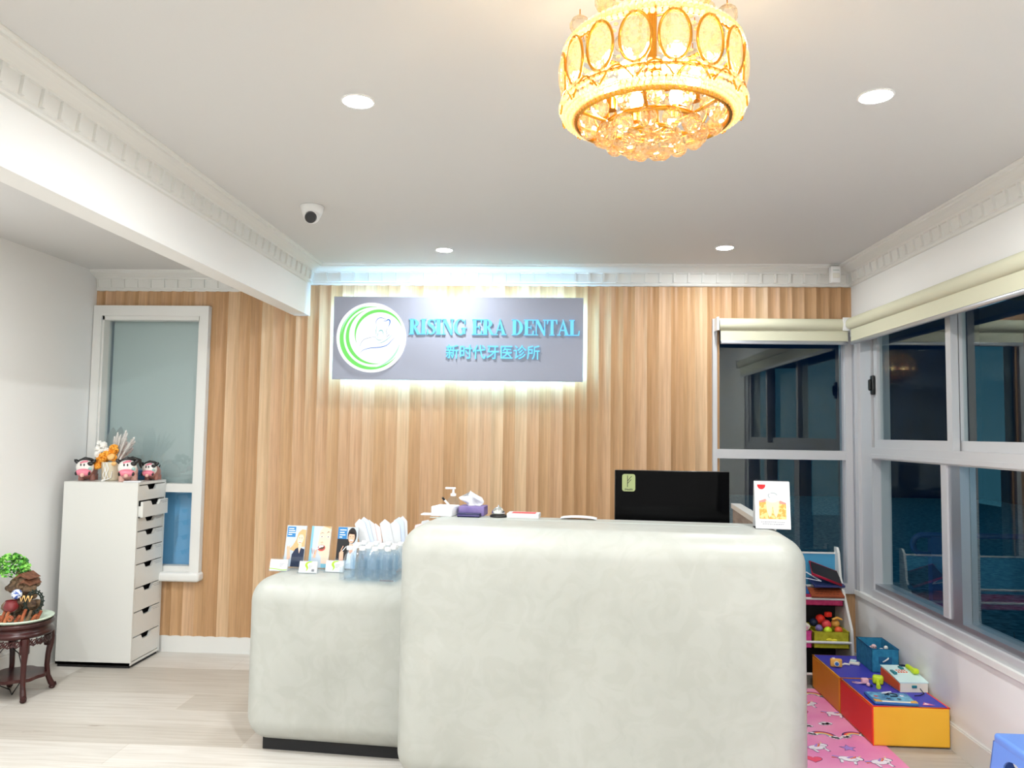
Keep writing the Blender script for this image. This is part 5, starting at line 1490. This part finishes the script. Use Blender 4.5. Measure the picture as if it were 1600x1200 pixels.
for i, (x_, y_, w_, h_, m_) in enumerate(((-.055, .0, .009, .04, 'tealt'), (.012, .055, .009, .03, 'tealt'), (.035, .085, .016, .012, 'navyp'))):
    z_ = .0565 + (y_ + wy_ * .5) * .10 + .008
    MB().rbox(x_ - w_, x_ + w_, y_ - h_ * .6, y_ + h_ * .6, z_ - .004, z_ + .008, .003, M[m_], 2).build('key_panel', cr_)
for i in range(4):
    for j in range(2): MB().rbox(-.030 + .014 * i, -.020 + .014 * i, .0 + .022 * j, .012 + .022 * j, .066 + .0015 * j, .073 + .002 * j, .003, M['orng'], 2).build('key', cr_)
mb = MB().tube([(.050, -.02, .080), (.050, .03, .084), (.050, .06, .086)], [.013, .012, .012], M['limet'], 12).rbox(.034, .066, -.034, .002, .070, .096, .008, M['limet'], 3)
mb.build('handset', cr_)
MB().tube([(.03, -wy_ - .002, .02), (.035, -wy_ - .03, .004), (.0, -wy_ - .055, .003), (-.03, -wy_ - .06, .003)], .0022, M['dark'], 6).build('cable', cr_)
# lime scanner toy
ls = thing('toy_scanner', 'lime green toy hand scanner lying beside the cash register toy', 'toy scanner', (1.735, 4.245, ZF), -.45)
MB().rbox(-.027, .027, -.004, .040, 0, .044, .012, M['limet'], 4).build('head', ls)
MB().tube([(0, .0, .018), (.004, -.035, .012), (.008, -.075, .010)], [.011, .010, .012], M['limet'], 12).build('handle', ls)
# pink keyring toy
pk = thing('toy_keyring', 'pale pink keyring toy with a looped strap, left of the lime scanner', 'keyring', (1.668, 4.245, ZF))
MB().rbox(-.018, .018, -.012, .012, .004, .032, .006, M['pinkt'], 3).build('body', pk)
MB().tube([(-.014, -.014, .010), (-.04, -.010, .006), (-.062, .006, .006), (-.060, .020, .006), (-.035, .012, .006), (-.012, -.005, .010)], .0022, M['pinkt'], 6).build('strap', pk)
MB().ball((.004, -.035, .010), .010, M['pinkt'], 12, 8).ball((.016, -.045, .008), .007, M['navyp'], 10, 8).build('charm', pk)
# water game tablet
gt = thing('toy_tablet', 'blue toy drawing board with yellow corners on the near foam block', 'toy tablet', (1.700, 4.010, ZF), -.06)
MB().rbox(-.105, .105, -.085, .075, 0, .014, .008, M['bluetoy'], 3).build('frame', gt)
mb = MB()
M['seab'] = noisy('printed_sea', S(40, 110, 170), S(130, 200, 225), 30, 0.4)
mb.box(-.095, .095, -.070, .065, .0141, .0146, M['seab']); mb.build('printed_screen', gt)
mb = MB().rbox(-.100, .100, -.080, -.066, .012, .017, .002, M['cream'], 2)
mb.build('cream_bar', gt)
for sg_ in (-1, 1): MB().prism([(sg_ * .100, -.080), (sg_ * .066, -.080), (sg_ * .072, -.060), (sg_ * .100, -.050)], .0142, .018, M['ywood'], axis='z').build('yellow_corner', gt)
mb = MB()
for c, m_ in (((-.07, .0), 'redprint'), ((-.06, .04), 'cyanp'), ((.03, -.03), 'navyp'), ((-.02, -.03), 'navyp'), ((.06, .02), 'p_w'), ((.0, .03), 'navyp')):
    mb.prism([(c[0] + .013 * math.cos(w_) * (1 if i % 2 else .6), c[1] + .013 * math.sin(w_) * (1 if i % 2 else .6)) for i, w_ in enumerate([2 * PI * i / 10 for i in range(10)])], .0147, .0155, M[m_], axis='z')
mb.build('printed_shapes', gt)
MB().tube([(-.02, .02, .018), (.01, .045, .02), (.04, .03, .018), (.035, .005, .018), (.0, .0, .018)], .0028, M['navyp'], 6).build('pen_cord', gt)
MB().cyl((-.03, .035, .020), (.02, .05, .022), .005, M['toycl'], n=10).build('pen', gt)
put(MB().prism([(-.025, -.02), (.035, -.018), (.0, .02)], 0, .0015, M['pinkp'], axis='z').prism([(-.015, -.012), (.01, -.012), (.0, .008)], .0015, .002, M['p_w'], axis='z'), 'paper_scrap', (1.850, 3.965, ZF), 'small pink paper scrap at the right of the toy drawing board', 'paper')

# toy rack
RX0, RX1, RY = .985, 1.832, 5.085
rc = thing('toy_rack', 'white toy storage rack with slanted sides against the back window', 'toy rack', ((RX0 + RX1) / 2, RY, 0))
hw = (RX1 - RX0) / 2
side = [(0, 0), (0, .80), (-.035, .80), (-.06, .77), (-.085, .62), (-.26, .34), (-.30, .0)]
for x_ in (-hw, hw - .015): MB().prism(side, x_, x_ + .015, M['white_l'], axis='x').build('side_panel', rc)
M['rackb'] = mat('light_blue_board', S(70, 150, 190), 0.5)
MB().box(-hw + .015, hw - .015, -.012, -.004, .52, .755, M['rackb']).build('back_board', rc)
MB().box(-hw + .015, hw - .015, -.016, -.002, .755, .765, M['white_l']).build('top_rail', rc)
for z_, y_ in ((.262, -.262), (.50, -.16), (.08, -.285), (.56, -.06)):
    MB().cyl((-hw + .01, y_, z_), (hw - .01, y_, z_), .008, M['white_l'], n=12).build('rail', rc)
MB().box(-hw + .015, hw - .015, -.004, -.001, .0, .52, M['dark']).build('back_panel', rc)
M['fp'] = noisy('magenta_felt', S(200, 60, 130), S(220, 80, 150), 40, .85); M['fy'] = noisy('olive_felt', S(168, 160, 30), S(190, 184, 46), 40, .85); M['frd'] = noisy('rose_felt', S(168, 40, 84), S(188, 56, 100), 40, .85); M['fr'] = mat('red_felt', S(190, 40, 40), .85)
def bin_(x0, x1, y0, y1, z0, z1, m_, label, tilt_=0.0, bow=None):
    cx_, cy_ = (x0 + x1) / 2, (y0 + y1) / 2; a, b_ = (x1 - x0) / 2, (y1 - y0) / 2; h = z1 - z0
    r_ = thing('fabric_bin', label, 'storage bin', (cx_, cy_, z0), 0, 'fabric bins in the toy rack')
    r_.rotation_euler = (tilt_, 0, 0)
    mb = MB(); t_ = .004
    for q_ in ((-a, a, -b_, -b_ + t_), (-a, a, b_ - t_, b_), (-a, -a + t_, -b_, b_), (a - t_, a, -b_, b_)): mb.box(*q_, 0, h, M[m_])
    mb.box(-a, a, -b_, b_, 0, .004, M[m_]); mb.build('bin_body', r_)
    MB().tube([(-a, -b_, h), (a, -b_, h), (a, b_, h), (-a, b_, h)], .003, M[m_], 6, closed=True).build('binding', r_)
    if bow:
        MB().ball((-.015, -b_ - .006, h * .55), .014, M[bow], 10, 6, sc=(1.3, .4, .6)).ball((.015, -b_ - .006, h * .52), .014, M[bow], 10, 6, sc=(1.3, .4, .6)).ball((0, -b_ - .008, h * .53), .006, M[bow], 8, 6).build('bow', r_)
    return r_
M['bowy'] = mat('yellow_ribbon', S(235, 220, 60), .6)
bin_(1.600, 1.812, 4.835, 5.065, .222, .322, 'fy', 'olive fabric bin with a yellow bow on the middle tier', 0, 'bowy')
bin_(1.345, 1.590, 4.835, 5.065, .222, .322, 'fp', 'magenta fabric bin beside the olive one on the middle tier', 0, 'fp')
bin_(1.02, 1.812, 4.925, 5.062, .458, .525, 'frd', 'long rose fabric bin on the top tier holding books')
bin_(1.30, 1.54, 4.79, 5.04, .092, .15, 'fr', 'red fabric bin on the bottom tier of the rack')
bin_(1.31, 1.53, 4.80, 5.03, .152, .182, 'rackb', 'light blue tray stacked on the red bin at the bottom tier')
put(MB().prism([(0, 0), (.05, 0), (.05, .06), (.01, .08)], 0, .004, M['ywood']), 'toy_card', (1.44, 4.86, .16), 'yellow toy card standing in the light blue tray', 'card')
put(MB().prism([(0, 0), (.03, 0), (.04, .07), (.01, .06)], 0, .004, M['p_w']), 'toy_card', (1.485, 4.88, .16), 'white toy card standing in the light blue tray', 'card')
# toys in the bins
tl = [((1.70, 4.875), .024, 'limet', 'lime ball at the front of the olive bin'), ((1.765, 4.88), .024, 'orng', 'orange-red ball at the front right of the olive bin'), ((1.655, 4.90), .022, 'purple', 'purple ball at the left of the olive bin'),
      ((1.715, 4.945), .030, 'redprint', 'red ball in the middle of the olive bin'), ((1.775, 4.96), .026, 'ywood', 'yellow ball at the right of the olive bin'), ((1.645, 4.97), .026, 'navyp', 'dark blue ball at the back left of the olive bin'),
      ((1.70, 5.01), .030, 'f_r', 'red ball at the back of the olive bin'), ((1.545, 4.89), .026, 'cream', 'cream ball at the front of the magenta bin'), ((1.49, 4.90), .026, 'ywood', 'yellow ball at the front left of the magenta bin'),
      ((1.53, 4.96), .030, 'navyp', 'dark blue ball in the magenta bin'), ((1.46, 4.98), .030, 'purple', 'purple ball at the back left of the magenta bin')]
for (x_, y_), r_, m_, lab in tl:
    z_ = .318 + (y_ - 4.87) * .28
    mb = MB().ball((0, 0, 0), r_, M[m_], 14, 10)
    put(mb, 'toy_ball', (x_, y_, z_), lab, 'toy', 'small toys in the rack bins')
put(MB().rbox(-.022, .022, -.018, .018, 0, .036, .005, M['cream'], 3).box(-.012, .012, -.0185, -.018, .010, .026, M['pinkt']), 'toy_block', (1.553, 4.87, .33), 'cream toy block on top of the magenta bin', 'toy block', None, (.3, .4, .2))
put(MB().tube([(-.03, 0, 0), (0, 0, .012), (.03, 0, 0)], [.006, .009, .006], M['ywood'], 8), 'toy_banana', (1.775, 4.93, .375), 'curved yellow toy lying among the balls in the olive bin')
put(MB().rbox(-.02, .02, -.015, .015, 0, .03, .006, M['f_r'], 3), 'toy_block', (1.74, 4.985, .378), 'red toy block on the pile in the olive bin', 'toy block', None, .4)
# books and tablets on top of the rack
M['dkred'] = mat('dark_red_cover', S(170, 24, 54), .45); M['bkcv'] = mat('black_board', S(24, 22, 28), .5); M['navb'] = mat('navy_cover', S(50, 58, 110), .45); M['brnb'] = mat('rust_cover', S(150, 72, 40), .5); M['purb'] = mat('mauve_cover', S(110, 80, 110), .5); M['yel'] = mat('yellow_cover', S(232, 210, 50), .5); M['clr'] = M['toycl']; M['bkbl'] = mat('blue_cover', S(36, 84, 140), .5)
def book(w, h, t_, m_, loc, rot, label, extra=None, name='picture_book'):
    mb = MB().rbox(-w / 2, w / 2, -h / 2, h / 2, 0, t_, min(.002, t_ * .3), M[m_], 2)
    if extra: extra(mb, w, h, t_)
    o = mb.build(name, None); o.location = loc; o.rotation_euler = rot
    return tag(o, label, 'book', 'books and boards on the toy rack')
def lines(mb, w, h, t_):
    rr = random.Random(2)
    for j in range(3):
        x_ = -w * .35
        while x_ < w * .35:
            l_ = rr.uniform(.008, .02); mb.box(x_, x_ + l_, -h * .25 + j * h * .22, -h * .25 + j * h * .22 + .004, t_, t_ + .0004, M['blackp']); x_ += l_ + .006
book(.20, .10, .012, 'brnb', (1.715, 4.955, .527), (.35, 0, 0), 'rust brown picture book lying at the front of the rack top', lines)
book(.19, .12, .014, 'navb', (1.735, 5.00, .580), (.25, 0, .08), 'navy book lying above the rust brown book')
book(.17, .13, .010, 'bkbl', (1.525, 4.985, .560), (.4, .12, 0), 'blue book lying at the left on the rack top')
book(.19, .12, .014, 'bkcv', (1.725, 4.995, .640), (.55, .35, .05), 'black drawing board with a dark red rim, topmost on the rack', lambda mb, w, h, t_: mb.tube([(-w / 2, -h / 2, t_ / 2), (w / 2, -h / 2, t_ / 2), (w / 2, h / 2, t_ / 2), (-w / 2, h / 2, t_ / 2)], .008, M['dkred'], 8, closed=True), 'drawing_board')
book(.11, .16, .010, 'purb', (1.510, 5.035, .675), (1.35, 0, 0), 'mauve upright book beside the desk on the rack top', lambda mb, w, h, t_: mb.box(-w / 2 + .004, w / 2 - .004, -h / 2, -h / 2 + .05, t_, t_ + .001, M['yel']))
put(MB().tube([(-.09, 0, 0), (-.02, .02, .05), (.02, .02, .05), (.10, -.01, .002)], .004, M['toycl'], 8).tube([(-.09, 0, 0), (0, -.01, .02), (.10, -.01, .002)], .003, M['toycl'], 8), 'plastic_stencil', (1.59, 4.965, .60), 'clear plastic stencil frame draped over the books on the rack')
# wooden board leaning behind the rack by the sill
o = MB().box(-.015, .015, -.04, .0, 0, .5, mw).build('timber_offcut', None)
o.location = (1.862, 5.098, .001); tag(o, 'narrow brown timber board standing between the rack and the side wall', 'board')

# blue stool at the lower right
M['stoolb'] = mat('periwinkle_plastic', S(110, 150, 228), 0.35)
sl = thing('step_stool', 'light blue plastic child stool at the lower right', 'stool', (1.785, 2.885, 0))
def tap(z0, z1, a0, a1, m_):
    mb = MB()
    mb.add([(-a0, -a0, z0), (a0, -a0, z0), (a0, a0, z0), (-a0, a0, z0), (-a1, -a1, z1), (a1, -a1, z1), (a1, a1, z1), (-a1, a1, z1)], [(0, 3, 2, 1), (4, 5, 6, 7), (0, 1, 5, 4), (1, 2, 6, 5), (2, 3, 7, 6), (3, 0, 4, 7)], m_)
    return mb
sm = MB().rbox(-.135, .135, -.135, .135, .375, .415, .012, M['stoolb'], 4)
sm.build('seat', sl)
for q_ in range(4):
    rot = Euler((0, 0, q_ * PI / 2)).to_matrix().to_4x4()
    # side panel with an oval hand hole
    mb = MB(); n = 32
    zt, zb_ = .385, .0
    def outer(a):
        c, s_ = math.cos(a), math.sin(a); k_ = max(abs(c), abs(s_)); return (c / k_, s_ / k_)
    vs = []
    for lay in (0, .006):
        for i in range(n):
            u, v = outer(2 * PI * i / n + .0)
            z_ = .235 + v * .15; wid = .135 + (.385 - z_) * .09
            vs.append((u * wid, -(.135 + (.385 - z_) * .09) + lay, z_))
        for i in range(n):
            a = 2 * PI * i / n
            z_ = .31 + .045 * math.sin(a)
            vs.append((.065 * math.cos(a), -(.135 + (.385 - z_) * .09) + lay, z_))
    fs = []
    for i in range(n):
        j = (i + 1) % n
        fs += [(i, j, n + j, n + i), (2 * n + j, 2 * n + i, 3 * n + i, 3 * n + j), (n + i, n + j, 3 * n + j, 3 * n + i), (i, 2 * n + i, 2 * n + j, j)]
    mb.add(vs, fs, M['stoolb'], False, rot); mb.build('side_panel', sl)
    mb = MB()
    w1 = .135 + (.385 - .085) * .09; w0 = .135 + .385 * .09
    mb.add([(-w1, -w1, .09), (-w1 + .07, -w1, .09), (-w0 + .055, -w0, 0), (-w0, -w0, 0), (-w1, -w1 + .07, .09), (-w0, -w0 + .055, 0), (-w1 + .012, -w1 + .012, .09), (-w0 + .012, -w0 + .012, 0)],
           [(0, 3, 2, 1), (0, 4, 5, 3), (1, 2, 7, 6), (4, 6, 7, 5), (0, 1, 6, 4), (3, 5, 7, 2)], M['stoolb'], False, rot)
    mb.build('leg', sl)
